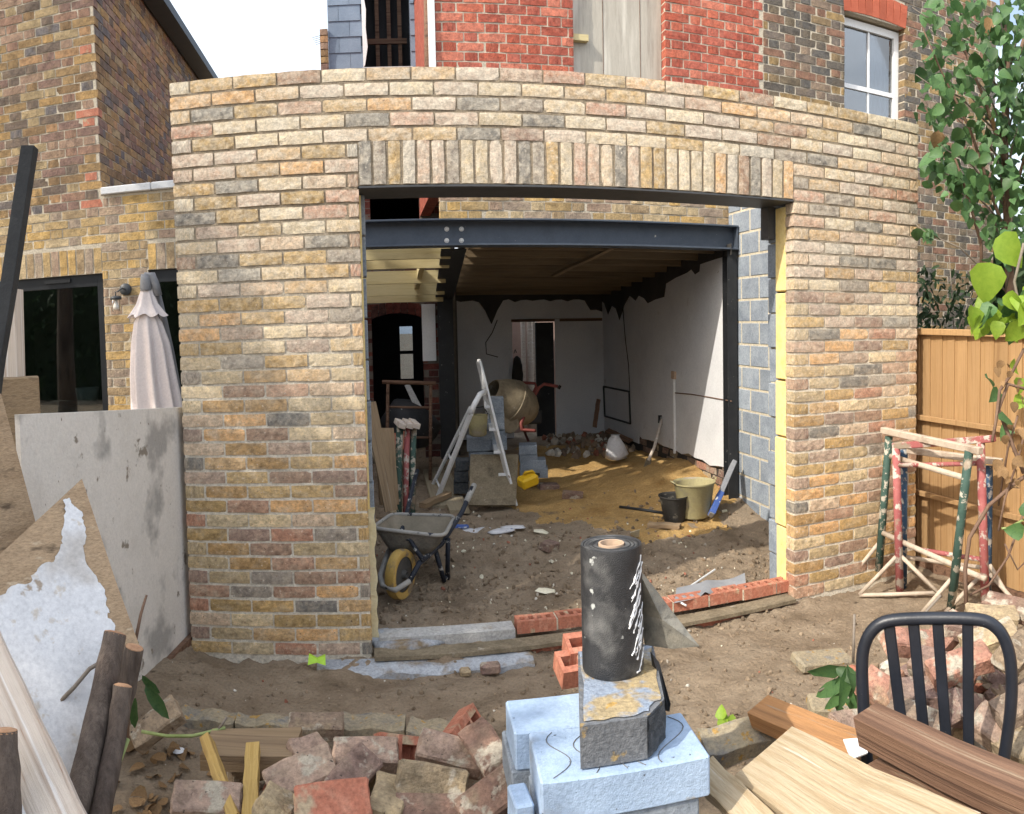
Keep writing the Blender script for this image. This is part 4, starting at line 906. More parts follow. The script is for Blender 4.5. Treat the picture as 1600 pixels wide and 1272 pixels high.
ms = sheet('muddy_sheet', [P(735, 710, 6.85), P(810, 710, 6.90), P(806, 789, 6.55), P(733, 789, 6.5)], .025, 'dirty_sheet', label='mud-caked square sheet leaning on the blocks behind the ladder', cat='sheet')
yc = thing('water_drum', 'dirty yellow plastic drum hanging on the block stack behind the ladder', 'drum', P(747, 680, 6.8))
a, b = P(747, 681, 6.85), P(747, 648, 6.85)
MB().lathe([(0, 0), (.062, 0), (.078, .015), (.092, b.z - a.z), (.085, b.z - a.z), (.07, .03)], a, 16).build('body', 'yellow_tub', yc, 50)
MB().tube([b + Vector((-.08, 0, 0)), b + Vector((-.06, 0, .06)), b + Vector((.05, 0, .07)), b + Vector((.09, 0, 0))], .006, 6).build('handle', 'steel_dark', yc, True)
fc = thing('fuel_can', 'bright yellow plastic fuel can lying by the small block pile', 'can', P(825, 758, 6.7))
q = P(825, 751, 6.7)
bb = MB().cbox((-.085, -.06, -.05), (.085, .06, .05), .018, mtx=Matrix.Translation(q) @ Euler((.2, -.25, .3)).to_matrix().to_4x4()).build('body', 'yellow_plastic', fc)
MB().tube([q + Vector((-.04, 0, .055)), q + Vector((-.02, 0, .075)), q + Vector((.04, 0, .085)), q + Vector((.06, 0, .06))], .012, 6).build('handle', 'yellow_plastic', fc, True)
MB().lathe([(.022, 0), (.022, .03), (0, .03)], q + Vector((.085, 0, .03)), 10).build('cap', 'rubber', fc)

# ---- concrete mixer
mx = thing('concrete_mixer', 'mortar-caked concrete mixer with red tube frame at the back', 'mixer', G(800, 672, .2))
mc = P(798, 628, 8.0); ax_ = Vector((-.80, -.35, .48)).normalized()
MB().lathe([(.0, -.30), (.13, -.29), (.20, -.20), (.235, -.05), (.235, .05), (.20, .14), (.135, .26), (.12, .27), (.12, .24), (.18, .12), (.20, .0)], seg=28, mtx=frame(mc, ax_.orthogonal(), ax_)).build('drum', 'mixer_drum', mx, 60)
MB().lathe([(.237, -.02), (.245, -.015), (.245, .015), (.237, .02)], seg=28, mtx=frame(mc, ax_.orthogonal(), ax_)).build('drum_band', 'mixer_drum', mx)
wq = P(796, 662, 7.85)
wm = MB().lathe([(.0, -.02), (.06, -.025), (.095, -.03), (.10, 0), (.095, .03), (.06, .025), (0, .02)], seg=20, mtx=frame(wq, (1, 0, 0), (.5, -1, .1))).build('wheel', 'mixer_drum', mx, 50)
fr_ = [P(815, 671, 7.8), P(814, 662, 7.8), P(826, 634, 8.0), P(842, 606, 8.1), P(850, 600, 8.1), P(872, 604, 8.1)]
MB().tube([P(836, 673, 7.7), P(820, 672, 7.8)] + fr_, .017, 8).build('frame', 'mixer_red', mx, True)
MB().tube([P(872, 604, 8.1), P(876, 606, 8.1)], .022, 8).build('grip', 'rubber', mx, True)
MB().tube([P(812, 655, 8.3), P(838, 605, 8.3), P(836, 599, 8.3), P(816, 598, 8.3)], .017, 8).build('frame', 'mixer_red', mx, True)
MB().cbox((-.09, -.08, -.08), (.09, .08, .08), .02, mtx=Matrix.Translation(P(832, 650, 8.1))).build('motor', 'steel_dark', mx)
for (a, b) in (((790, 640), (782, 690)), ((808, 645), (828, 690))): MB().tube([P(*a, 8.0), Vector((*G(b[0], b[1], .2).xy, .15))], .016, 6).build('leg', 'mixer_red', mx, True)

# ---- trestle, trestle legs, planks in the dark left bay
tr = thing('builder_trestle', 'rusty steel builder trestle standing in the dark left bay', 'trestle', (.4, 7.6, .1))
for (a, b, w) in (((597, 597), (681, 599), .02), ((607, 636), (672, 637), .012), ((615, 683), (672, 684), .012)): MB().tube([P(*a, 7.6), P(*b, 7.6)], w, 8).build('rail', 'dark_timber', tr, True)
for (a, b) in (((606, 599), (603, 712)), ((673, 599), (671, 716))): 
    e = P(*b, 7.6); MB().tube([P(*a, 7.6), Vector((e.x, e.y, .08))], .017, 8).build('leg', 'dark_timber', tr, True)
for (xa_, col_, lab, off) in ((622, 'trestle_green', 'dark green folded trestle leg leaning in the left bay', 0), (634, 'trestle_red', 'dark red folded trestle leg between the green ones', .0), (644, 'trestle_green', 'pale green folded trestle leg nearest the step ladder', .0)):
    t_ = thing('folded_trestle', lab, 'trestle', G(xa_, 800, .05))
    MB().tube([P(xa_ + 3, 664, 6.3), P(xa_ + 1, 720, 6.2), P(xa_, 810, 6.05)], .03 if xa_ < 630 else .024, 8).build('leg', col_, t_, True)
    MB().cbox((-.03, -.10, -.022), (.03, .10, .022), .004, mtx=Matrix.Translation(P(xa_ + 3, 662, 6.3)) @ Euler((.1, .3, .2)).to_matrix().to_4x4()).build('head', 'pale_timber', t_)
    MB().tube([P(xa_ + 3, 690, 6.25), P(xa_ + 5, 760, 6.15)], .01, 6).build('brace', 'steel_dark', t_, True)
for i, (a, b, w, m, lab) in enumerate((((577, 628), (612, 800), .10, 'old_timber', 'long brown plank leaning inside the left jamb'), ((580, 690), (618, 812), .05, 'new_timber', 'thin pale batten leaning inside the left jamb'), ((600, 668), (608, 790), .16, 'old_timber', 'wide short board leaning behind the battens'))):
    plank('leaning_plank', P(*a, 5.9 + .15 * i), P(*b, 5.7 + .15 * i), w, .022, m, (.3, -1, 0), label=lab, cat='plank')
for i, (a, b, w, lab) in enumerate((((672, 735), (690, 792), .16, 'muddy scaffold board lying flat left of the step ladder'), ((688, 732), (718, 800), .17, 'muddy scaffold board lying flat under the step ladder'))):
    plank('scaffold_board', G(*a, .16), G(*b, .10), w, .035, 'scaffold_board', (0, 0, 1), label=lab, cat='board')
plank('timber_offcut', G(660, 790, .14), G(701, 772, .16), .07, .045, 'old_timber', (0, 0, 1), label='short timber offcut under the ladder foot', cat='timber')
for i, (a, b, lab) in enumerate((((630, 700), (655, 690), 'crumpled dark sheet piled behind the folded trestles'), )):
    mb = MB().rock(P(640, 660, 7.9), .22, .3, .30, 2, .18); tag(mb.build('tarpaulin', 'steel_dark', None, 60), lab, 'tarpaulin')
sheet('grey_board', [P(632, 602, 8.0), P(640, 600, 8.0), P(676, 668, 7.8), P(664, 672, 7.8)], .03, 'concrete', label='grey panel leaning at a slant behind the trestle', cat='panel')
sheet('red_panel', [P(600, 680, 7.4), P(640, 672, 7.4), P(640, 700, 7.3), P(600, 705, 7.3)], .03, 'new_red_brick', label='dull red board lying behind the folded trestles', cat='panel')

# ---- buckets, shovel, levels by the white wall
def bucket(name, lab, px, py, pyt, r0, r1, mat, ov=1.0, lip=.0, handle=True):
    p = G(px, py, gz(*G(px, py, .1).xy)); h = Q(px, pyt, math.hypot(p.x, p.y)).z - p.z
    t = thing(name, lab, 'bucket', p)
    MB().lathe([(0, .01), (r0 * .96, .0), (r0, .01), (r1, h - .01), (r1 * 1.06, h), (r1 * 1.06, h - .012), (r1 * .98, h - .014), (r0 * .93, .03), (0, .03)], p, 28, wob=lambda a, i: 1 + lip * math.sin(3 * a + 1) * (i > 2) * (i < 8)).build('body', mat, t, 50)
    MB().lathe([(0, h * .72), (r0 + (r1 - r0) * .68, h * .72)], p, 20).build('contents', 'soil', t)
    if handle:
        for s in (-1, 1): MB().tube([p + Vector((s * r1, -.03, h - .01)), p + Vector((s * (r1 + .028), -.02, h + .012)), p + Vector((s * (r1 + .028), .03, h + .012)), p + Vector((s * r1, .04, h - .01))], .006, 6).build('handle', mat, t, True)
    return t
bucket('rubble_bucket', 'black mud-caked rubber bucket in front of the yellow tub', 1054, 814, 773, .085, .12, 'black_bucket', lip=.05, handle=False)
bucket('builder_tub', 'large yellow flexible tub with two handles by the right post', 1085, 806, 752, .125, .165, 'yellow_tub')
sh = thing('shovel', 'muddy long-handled shovel standing in the sand against the white wall', 'shovel', G(1010, 738, .2))
MB().tube([P(1034, 655, 8.0), P(1022, 700, 7.8), P(1013, 720, 7.7)], .017, 8).build('shaft', 'pale_timber', sh, True)
MB().prism([P(1010, 716, 7.70), P(1018, 718, 7.72), P(1014, 736, 7.62), P(1009, 741, 7.58), P(1003, 738, 7.6)], (.01, .02, 0)).build('blade', 'dirty_sheet', sh)
MB().tube([P(1030, 650, 8.0), P(1030, 660, 8.0), P(1034, 664, 8.0), P(1036, 650, 8.0)], .016, 6, close=True).build('grip', 'steel_dark', sh, True)
lv = thing('spirit_level', 'grey straight edge with a blue printed wrapper leaning on the white wall', 'straight edge', G(1112, 800, .1))
a, b = P(1147, 722, 6.45), P(1111, 805, 6.05)
o1 = MB().cbox((-(b - a).length / 2, -.02, -.035), ((b - a).length / 2, .02, .035), .004, mtx=frame((a + b) / 2, b - a, (-.5, -1, 0))).build('bar', 'grey_pipe', lv)
a2_, b2_ = a.lerp(b, .60), a.lerp(b, .99)
MB().cbox((-(b2_ - a2_).length / 2, -.024, -.040), ((b2_ - a2_).length / 2, .024, .040), .004, mtx=frame((a2_ + b2_) / 2, b2_ - a2_, (-.5, -1, 0))).build('wrapper', 'blue_plastic', lv)
tag(MB().tube([P(968, 792, 6.3), P(1000, 796, 6.2), P(1040, 802, 6.1)], .012, 6).build('iron_rod', 'steel_dark', None, True), 'thin dark rod lying on the sand by the black bucket', 'rod')
plank('timber_offcut', G(1012, 820, .10), G(1062, 822, .10), .09, .03, 'old_timber', label='flat timber offcut lying in front of the black bucket', cat='timber')
bg_ = thing('cement_bag', 'crumpled white printed cement bag on the rubble at the back', 'bag', G(962, 715, .25))
mb = MB(); q = G(962, 716, .26)
mb.lathe([(.0, 0), (.11, .0), (.12, .05), (.09, .14), (.07, .20), (.04, .235), (.05, .25), (0.02, .24)], q, 14, wob=lambda a, i: 1 + .16 * math.sin(3 * a + i * 1.3) + .07 * math.sin(7 * a)); mb.build('bag', 'bag_white', bg_, True)
for i, (a, b, w, lab) in enumerate((((935, 625), (929, 668), .05, 'narrow brown batten leaning in the back corner'), ((948, 672), (985, 690), .07, 'brown board lying on the rubble in the back corner'))):
    plank('leaning_plank', P(*a, 9.2), P(*b, 9.0 - .2 * i), w, .02, 'dark_timber', (0, -1, .3), label=lab, cat='plank')
# rubble heap at the back and loose bricks on the floor
rub = MB()
for i in range(150):
    px, py = random.uniform(850, 990), random.uniform(682, 706); p = G(px, py, .25)
    if p.y < 9.4 and p.x < 2.9: s = random.uniform(.02, .07); rub.rock((p.x, p.y, gz(p.x, p.y) + s * .4), s, s * .8, s * .6, 1, .25)
tag(rub.build('rubble_heap', 'rubble_chip'), 'low heap of broken masonry along the back wall', 'rubble', kind='stuff')
for (px, py, L_, rz, lab) in ((895, 785, .19, -.3, 'single broken brick lying on the sand edge'), (777, 797, .12, .2, 'smooth brick half under the right side of the muddy sheet'), (755, 797, .10, .9, 'turned brick half under the left side of the muddy sheet'), (857, 770, .20, .1, 'reddish brick lying beside the yellow fuel can'), (853, 955, .13, .3, 'dark red brick half lying on the soil inside the threshold'), (858, 862, .13, .7, 'small brown brick half beside the pale foam scrap')):
    p = G(px, py, .05); o = MB().cbox((-L_ / 2, -.05, -.03), (L_ / 2, .05, .03), .006, mtx=Matrix.Translation((p.x, p.y, gz(p.x, p.y) + .02)) @ Euler((.12, .1, rz)).to_matrix().to_4x4()).build('loose_brick', 'loose_brick'); tag(o, lab, 'brick', 'brick pieces on the floor')
for (px, py, s, lab) in ((845, 845, .14, 'flat scrap of cream foam on the soil near the roll'), (853, 917, .13, 'long scrap of cream foam on the soil inside the threshold'), (862, 880, .06, 'small scrap of white foam on the dark soil'), (724, 873, .05, 'small lump of cream foam near the wheelbarrow legs'), (752, 897, .04, 'tiny lump of cream foam in the middle of the floor'), (1132, 818, .06, 'yellowish foam crumb at the foot of the right post')):
    p = G(px, py, .03); tag(MB().rock((p.x, p.y, gz(p.x, p.y) + .012), s * .5, s * .28, .014, 1, .55, Euler((.2, .2, random.uniform(-.8, .8)))).build('foam_scrap', 'foam_chip'), lab, 'foam scrap')
p = G(990, 838, .03); sheet('torn_card', [G(986, 840, .02), G(998, 846, .02), P(999, 828, 5.6), P(985, 832, 5.6)], .004, 'foam_chip', label='torn cream card standing in the soil behind the roll', cat='card')
for (px, py, c, lab, L_) in ((722, 838, 'blue_plastic', 'scrap of blue plastic sheet on the soil', .16), (780, 842, 'bag_white', 'long scrap of pale blue polythene on the soil', .30), (745, 838, 'bag_white', 'short scrap of grey polythene by the barrow', .2)):
    p = G(px, py, .05); mb = MB()
    for k in range(3): mb.rock((p.x + random.uniform(-.5, .5) * L_, p.y + random.uniform(-.05, .05), gz(p.x, p.y) + .015), L_ * .35, .05, .012, 2, .2, Euler((0, 0, random.uniform(-.3, .3))))
    tag(mb.build('plastic_scrap', c, None, True), lab, 'plastic scrap')
# flashing strip and black membrane lying behind the threshold
ms_ = thing('lead_flashing', 'curled grey flashing strip lying behind the threshold bricks', 'flashing', G(1120, 925, .05))
mb = MB(); ns_ = 12; a, b = G(1055, 938, .08), G(1165, 912, .08); wv = (G(1120, 912, .08) - G(1120, 935, .08))
vs = []; fs = []
for i in range(ns_ + 1):
    t = i / ns_; c = a.lerp(b, t)
    for j in range(4): vs.append(c + wv * (j / 3 - .4) + Vector((0, 0, .02 + .045 * math.sin(t * 6.2) * (1 if j < 2 else .4) * (t > .35))))
for i in range(ns_):
    for j in range(3): fs.append([i * 4 + j, (i + 1) * 4 + j, (i + 1) * 4 + j + 1, i * 4 + j + 1])
mb.add(vs, fs); mb.build('strip', 'grey_pipe', ms_, True)
for (a, b) in (((1050, 935), (1117, 890)), ((1050, 935), (1072, 946))): MB().tube([G(*a, .09), G(*b, .09)], .006, 6).build('edge_bead', 'aluminium', ms_)

# ================================================================ the yard
def onplane(pts, a, b, c):
    n = (b - a).cross(c - a); out = []
    for (px, py) in pts:
        d = ray(px, py); out.append(CAM + d * ((a - CAM).dot(n) / d.dot(n)))
    return out
# ---- boards leaning on the left
A_, B2 = G(298, 982, .05), Q(30, 650, 2.85)
top = [Q(30, 648, 2.85), Q(286, 636, 4.12)]
pb_ = thing('painted_board', 'large off-white painted board standing against the left pier', 'board', ((A_.x + B2.x) / 2, (A_.y + B2.y) / 2, 0))
nn = Vector((top[1].x - top[0].x, top[1].y - top[0].y, 0)).normalized(); nrm = Vector((-nn.y, nn.x, 0))
mb = MB(); mb.prism([Vector((top[0].x, top[0].y, .0)), Vector((top[1].x, top[1].y, .05)), top[1], top[0]], nrm * .022); mb.build('panel', 'painted_board', pb_)
MB().prism([Vector((top[1].x - nn.x * .6, top[1].y - nn.y * .6, -.03)) + nrm * -.03, Vector((top[1].x, top[1].y, -.03)) + nrm * -.03, Vector((top[1].x, top[1].y, .085)) + nrm * -.03, Vector((top[1].x - nn.x * .6, top[1].y - nn.y * .6, .055)) + nrm * -.03], nrm * .028).build('bottom_rail', 'dark_timber', pb_)
pl = [Q(128, 748, 2.55), Q(-60, 920, 2.30), Q(205, 1000, 2.28)]
pe = thing('peeling_board', 'square board with peeling white paint tilted on its corner', 'board', Vector((pl[2].x - .3, pl[2].y - .2, 0)))
nv_ = (pl[1] - pl[0]).cross(pl[2] - pl[0]).normalized(); nv_ = nv_ if nv_.y > 0 else -nv_
outl = [(128, 748), (0, 866), (-90, 950), (-60, 1300), (60, 1330), (190, 1120), (222, 1020), (180, 905)]
MB().prism(onplane(outl, *pl), nv_ * .024).build('panel', 'bare_ply', pe)
rag = [(-70, 960), (0, 931), (25, 914), (45, 912), (52, 898), (70, 880), (84, 878), (92, 862), (98, 850), (96, 830), (103, 800), (98, 782), (108, 778), (116, 792), (128, 800), (130, 818), (135, 838), (131, 862), (138, 886), (152, 905), (164, 922), (165, 942), (170, 955), (168, 966), (180, 978), (178, 1020), (150, 1130), (60, 1310), (-50, 1290)]
rp = onplane(rag, *pl); mb = MB(); fine = []
for i in range(len(rp)):
    a, b = rp[i], rp[(i + 1) % len(rp)]; fine.append(a)
    for k in range(1, 4): fine.append(a.lerp(b, k / 4) + Vector((random.uniform(-.006, .006), 0, random.uniform(-.006, .006))))
fine = [f - nv_ * ((f - pl[0]).dot(nv_)) for f in fine]
from mathutils.geometry import tessellate_polygon
MB().add([f - nv_ * .0025 for f in fine], [list(t) for t in tessellate_polygon([fine])]).build('paint_layer', 'peeling_board', pe)
sp = [Q(2, 618, 2.70), Q(52, 800, 2.62), Q(-60, 860, 2.5)]
bp = onplane([(-60, 545), (2, 617), (22, 690), (52, 802), (85, 930), (60, 1080), (-90, 1100)], *sp); n2 = (sp[1] - sp[0]).cross(sp[2] - sp[0]).normalized(); n2 = n2 if n2.y > 0 else -n2
tag(MB().prism(bp, n2 * .018).build('brown_board', 'bare_ply'), 'bare brown plywood offcut behind the peeling board', 'board')
bt = thing('black_post', 'black painted post rising at a slant beside the neighbour doors', 'post', Q(8, 640, 3.0))
plank('post', Q(46, 232, 3.15), Q(-55, 900, 3.0), .058, .05, 'black_timber', (0, -1, 0), bt)
gt = thing('timber_post', 'weathered grey timber post below the black post', 'post', Q(5, 700, 3.0))
plank('post', Q(12, 452, 3.45), Vector((*Q(12, 700, 3.42).xy, 0)), .115, .08, 'pale_timber', (0, -1, 0), gt)
bxp = thing('timber_post', 'short square sawn timber post in front of the grey post', 'post', Q(30, 660, 3.35))
c = Q(28, 625, 3.35); MB().cbox((-.115, -.06, -c.z), (.095, .06, .10), .005, mtx=Matrix.Translation(c) @ Matrix.Rotation(.45, 4, 'Z')).build('post', 'old_timber', bxp)
# ---- sawn logs and pale plank at the left edge
def log(lab, pts, rad, top=True):
    t = thing('cut_log', lab, 'log', Vector((pts[-1].x, pts[-1].y, 0)))
    n = 9; pp_ = [pts[0].lerp(pts[-1], i / n) if len(pts) == 2 else None for i in range(n + 1)]
    if len(pts) > 2:
        pp_ = []
        for i in range(len(pts) - 1): pp_ += [pts[i].lerp(pts[i + 1], k / 4) for k in range(4)]
        pp_.append(pts[-1])
    mb = MB(); mb.tube(pp_, [rad * (1 + .10 * i / len(pp_) + random.uniform(-.10, .10)) for i in range(len(pp_))], 14); mb.build('bark', 'bark', t, 60)
    d = (pp_[0] - pp_[1]).normalized(); MB().lathe([(0, .004), (rad * .55, .006), (rad * .93, .002), (rad * .96, -.004)], seg=14, mtx=frame(pp_[0], d.orthogonal(), d)).build('cut_end', 'cut_wood', t)
log('tall dark log with an orange sawn end leaning on the peeling board', [Q(180, 990, 2.12), Q(160, 1090, 2.05), Q(118, 1270, 1.9), Q(100, 1400, 1.8)], .033)
log('thin dark log with a split end behind the tall log', [Q(210, 1012, 2.2), Q(192, 1100, 2.2), Q(167, 1220, 2.15), Q(150, 1330, 2.1)], .028)
log('short dark log with a torn blue-black end beside the tall log', [Q(192, 1072, 2.02), Q(182, 1150, 1.98), Q(156, 1275, 1.88), Q(140, 1400, 1.8)], .026)
log('stubby grey log with a fresh orange cut below the pale plank', [Q(8, 1142, 1.75), Q(12, 1260, 1.7), Q(14, 1400, 1.6)], .031)
plank('pale_plank', Q(-40, 985, 2.05), Q(120, 1340, 1.65), .12, .03, 'pale_timber', (.25, -1, .55), label='whitewashed plank sloping down across the left corner', cat='plank')
plank('grey_plank', Q(8, 1130, 1.95), Q(75, 1310, 1.8), .05, .03, 'old_timber', (.2, -1, .4), label='narrow grey batten beneath the whitewashed plank', cat='plank')

# ---- loose bricks: real brick sizes, worn corners
def worn(L, w, h, seed, cut=.012):
    rg = random.Random(seed); bm = bmesh.new()
    bmesh.ops.create_cube(bm, size=1.0); bmesh.ops.scale(bm, vec=(L, w, h), verts=bm.verts)
    bmesh.ops.bevel(bm, geom=bm.edges[:], offset=cut * .55, segments=1, affect='EDGES')
    bmesh.ops.subdivide_edges(bm, edges=[e for e in bm.edges if e.calc_length() > .05], cuts=2, use_grid_fill=True)
    for v in bm.verts:
        k = noise.noise_vector(v.co * 22 + Vector((seed * 3.1, 0, 0))); v.co += k * .008 + noise.noise_vector(v.co * 60) * .003
        q = Vector((v.co.x / L, v.co.y / w, v.co.z / h))
        if abs(q.x) > .4 and abs(q.z) > .4 and rg.random() < .4: v.co *= .93
    me = bpy.data.meshes.new('loose_brick_mesh'); bm.to_mesh(me); bm.free(); me.materials.append(M['loose_brick']); return me
LB = [worn(.215, .10, .068, s) for s in range(8)] + [worn(.13, .10, .068, 20 + s) for s in range(5)]
RB = LB[3].copy(); RB.materials.clear(); RB.materials.append(M['new_red_brick'])
def brick_at(px, py, r, eul, lab, group=None, mesh=None, name='loose_brick', mat=None):
    me = mesh or random.choice(LB[:8]); o = bpy.data.objects.new(name, me); p = Q(px, py, r)
    o.matrix_basis = Matrix.Translation(p) @ Matrix.Rotation(-(px - 580) / F, 4, 'Z') @ Euler(eul).to_matrix().to_4x4(); put(o, None)
    if mat: o.material_slots[0].link = 'OBJECT'; o.material_slots[0].material = M[mat]
    return tag(o, lab, 'brick', group)
g_ = 'loose bricks heaped in the foreground'
brick_at(572, 1181, 2.45, (.35, .05, .05), 'brown brick with a worn channel lying level on the heap', g_)
brick_at(674, 1224, 2.25, (1.05, .24, .02), 'broad mortar-stained brick tilted with its wide face up on the heap', g_)
brick_at(702, 1178, 2.42, (.45, .22, -.1), 'brown brick tilted to the right behind the mortar-stained brick', g_)
brick_at(761, 1172, 2.35, (.5, .1, -1.15), 'grey-white brick pointing away beside the concrete blocks', g_)
brick_at(606, 1252, 2.20, (.2, .1, 1.45), 'upright yellowish brick end on the front of the heap', g_)
brick_at(548, 1215, 2.30, (.6, -.1, 1.0), 'pale yellow brick standing on end in the heap', g_)
brick_at(520, 1256, 2.10, (.75, .0, .15), 'large red brick with a bright chipped edge', g_, mesh=RB)
brick_at(470, 1212, 2.30, (.6, -.28, .2), 'broken purplish red brick behind the red chipped one', g_)
brick_at(672, 1275, 2.15, (.4, .03, .0), 'yellow stock brick at the very front of the heap', g_)
brick_at(772, 1246, 2.10, (.6, -.5, .3), 'rough brown brick sloping up towards the concrete blocks', g_)
brick_at(325, 1254, 2.30, (.45, .02, -.1), 'dark purple brick beside the yellow battens', g_)
brick_at(482, 1177, 2.60, (.3, .1, .6), 'brown brick half tucked behind the square timber', g_, mesh=LB[9])
brick_at(430, 1262, 2.15, (.5, .2, 1.3), 'split yellow brick at the foot of the battens', g_, mesh=LB[10])
brick_at(495, 1136, 3.0, (.2, .0, -.05), 'pink and white brick lying along the edging stones', g_)
brick_at(245, 1132, 2.95, (.5, -.55, .15), 'dark broken brick with a red face leaning by the logs', g_)
brick_at(640, 1240, 2.42, (.2, .3, .4), 'brown brick buried below the mortar-stained brick', g_)
brick_at(735, 1205, 2.48, (.2, .1, .8), 'brown brick wedged under the tilted brick', g_)
brick_at(580, 1212, 2.52, (.1, -.1, .3), 'grey-brown brick below the level brick', g_)
brick_at(400, 1195, 2.75, (.2, 0, .3), 'brown brick under the square timber', g_)
hbig = holed_brick(.215, .10, .065, 1, 3, True); hm2 = bpy.data.meshes.new('large_hole_brick_mesh'); hm2.from_pydata(hbig.v, [], hbig.f); hm2.materials.append(M['new_red_brick'])
brick_at(712, 1152, 2.62, (1.0, .0, 1.2), 'new red brick with big holes standing at the back of the heap', g_, mesh=hm2, name='perforated_brick')
brick_at(628, 1178, 2.55, (1.0, .3, .3), 'new red brick with big holes lying behind the level brick', g_, mesh=hm2, name='perforated_brick')
brick_at(920, 1052, 2.45, (.3, .0, .35), 'new red brick with big holes lying beside the membrane roll', g_, mesh=hm2, name='perforated_brick')
brick_at(932, 1024, 2.52, (.3, .0, .30), 'new red brick with big holes perched above another by the roll', g_, mesh=hm2, name='perforated_brick')
# broken halves wedged between them
rg = random.Random(31)
for i in range(34):
    px, py = rg.uniform(410, 795), rg.uniform(1165, 1285); p = G(px, py, .2); s_ = rg.uniform(.55, .95)
    o = bpy.data.objects.new('broken_brick', LB[8 + i % 5]); o.matrix_basis = Matrix.Translation((p.x, p.y, gz(p.x, p.y) + rg.uniform(.0, .05))) @ Euler((rg.uniform(-.6, .6), rg.uniform(-.6, .6), rg.uniform(0, 6))).to_matrix().to_4x4() @ Matrix.Scale(s_, 4); put(o, None)
    tag(o, 'broken brick half wedged among the loose bricks left of the concrete blocks', 'brick', 'broken halves in the foreground heap')
for i in range(40):
    px, py = rg.uniform(1350, 1610), rg.uniform(955, 1190); p = G(px, py, .35); s_ = rg.uniform(.5, .95)
    if math.hypot(p.x, p.y) < 2.2: continue
    o = bpy.data.objects.new('broken_brick', LB[8 + i % 5]); o.matrix_basis = Matrix.Translation((p.x, p.y, gz(p.x, p.y) + rg.uniform(.0, .06))) @ Euler((rg.uniform(-.6, .6), rg.uniform(-.6, .6), rg.uniform(0, 6))).to_matrix().to_4x4() @ Matrix.Scale(s_, 4); put(o, None)
    tag(o, 'broken brick half lying in the rubble heap behind the chair', 'brick', 'broken halves behind the chair')
# broken bits between
mb = MB()
for i in range(420):
    px, py = random.uniform(400, 800), random.uniform(1150, 1290); p = G(px, py, .15); s = random.uniform(.012, .045)
    mb.rock((p.x, p.y, gz(p.x, p.y) + s * .3), s, s * .8, s * .6, 1, .25)
tag(mb.build('brick_rubble', 'rubble_chip'), 'small broken brick pieces between the loose bricks', 'rubble', kind='stuff')
# edging stones
for i, (a, b, w, m, lab) in enumerate((((285, 1124), (370, 1134), .10, 'dirty_block', 'grey edging stone behind the square timber left end'), ((372, 1136), (458, 1138), .09, 'dirty_block', 'dark grey edging stone behind the square timber right end'), ((532, 1138), (632, 1140), .13, 'dirty_block', 'mossy edging stone with a dark broken face'), ((640, 1146), (708, 1150), .12, 'dirty_block', 'mossy flat stone next to the perforated brick'))):
    plank('edging_stone', G(*a, .03), G(*b, .03), w, .07, m, label=lab, cat='stone', warp=.008)
st = thing('timber_slab', 'square brown timber slab lying on the heap under two battens', 'timber', G(385, 1200, .1))
a, b, c_, d_ = Q(312, 1198, 2.55), Q(455, 1200, 2.58), Q(472, 1138, 2.88), Q(336, 1142, 2.85)
zt = .27; sq = [G(312, 1180, .25), G(455, 1182, .25), G(472, 1136, .25), G(332, 1138, .25)]
MB().prism(sq, (0, 0, -.055)).build('slab', 'old_timber', st)
plank('yellow_batten', Q(323, 1157, 2.62), Q(370, 1285, 2.2), .035, .05, 'yellow_timber', (-.4, -.6, 1), label='yellow batten slanting down to the right off the slab', cat='batten')
plank('yellow_batten', Q(395, 1168, 2.55), Q(390, 1300, 2.15), .046, .04, 'yellow_timber', (0, -.6, 1), label='wider yellow batten lying straight down off the slab', cat='batten')

# ---- concrete block stack with the membrane roll
cs = thing('concrete_blocks', 'stack of pale blue-grey aerated blocks in the foreground under the roll', 'block stack', G(960, 1180, .6))
zt = .68
f0, f1_ = G(845, 1223, zt), G(1110, 1180, zt); fx = (f1_ - f0).normalized(); fy = Vector((-fx.y, fx.x, 0))
def blk2(o, L, D, H, mat, par=cs, rz=0.0, name='block', bev=.005):
    mt = Matrix.Translation(o) @ Matrix(((fx.x, fy.x, 0, 0), (fx.y, fy.y, 0, 0), (0, 0, 1, 0), (0, 0, 0, 1))) @ Matrix.Rotation(rz, 4, 'Z')
    return MB().cbox((0, 0, -H), (L, D, 0), bev).build(name, mat, par, mtx=mt)
Lb = (f1_ - f0).length
blk2(f0, Lb, .215, .10, 'pale_block')
q = f0 - fx * .035 + fy * .222 + Vector((0, 0, -.004)); blk2(q, .30, .17, .10, 'pale_block', rz=.04)
z = zt - .104
for k in range(6):
    j = random.uniform(-.015, .015); blk2(f0 + Vector((0, 0, -.104 * (k + 1))) + fx * (j - .01) + fy * .01, Lb - .02, .20, .10, 'concrete_block', rz=random.uniform(-.03, .03))
    blk2(f0 + Vector((0, 0, -.104 * (k + 1))) + fx * (j - .05) + fy * .225, Lb - .05, .20, .10, 'concrete_block', rz=random.uniform(-.03, .03))
for k in range(1): blk2(f0 - fx * (.055 + .05 * k) + fy * (.03 + .10 * k) + Vector((0, 0, -.07 - .03 * k)), .045, .09 + .05 * k, .5, 'pale_block', rz=.12, bev=.005)
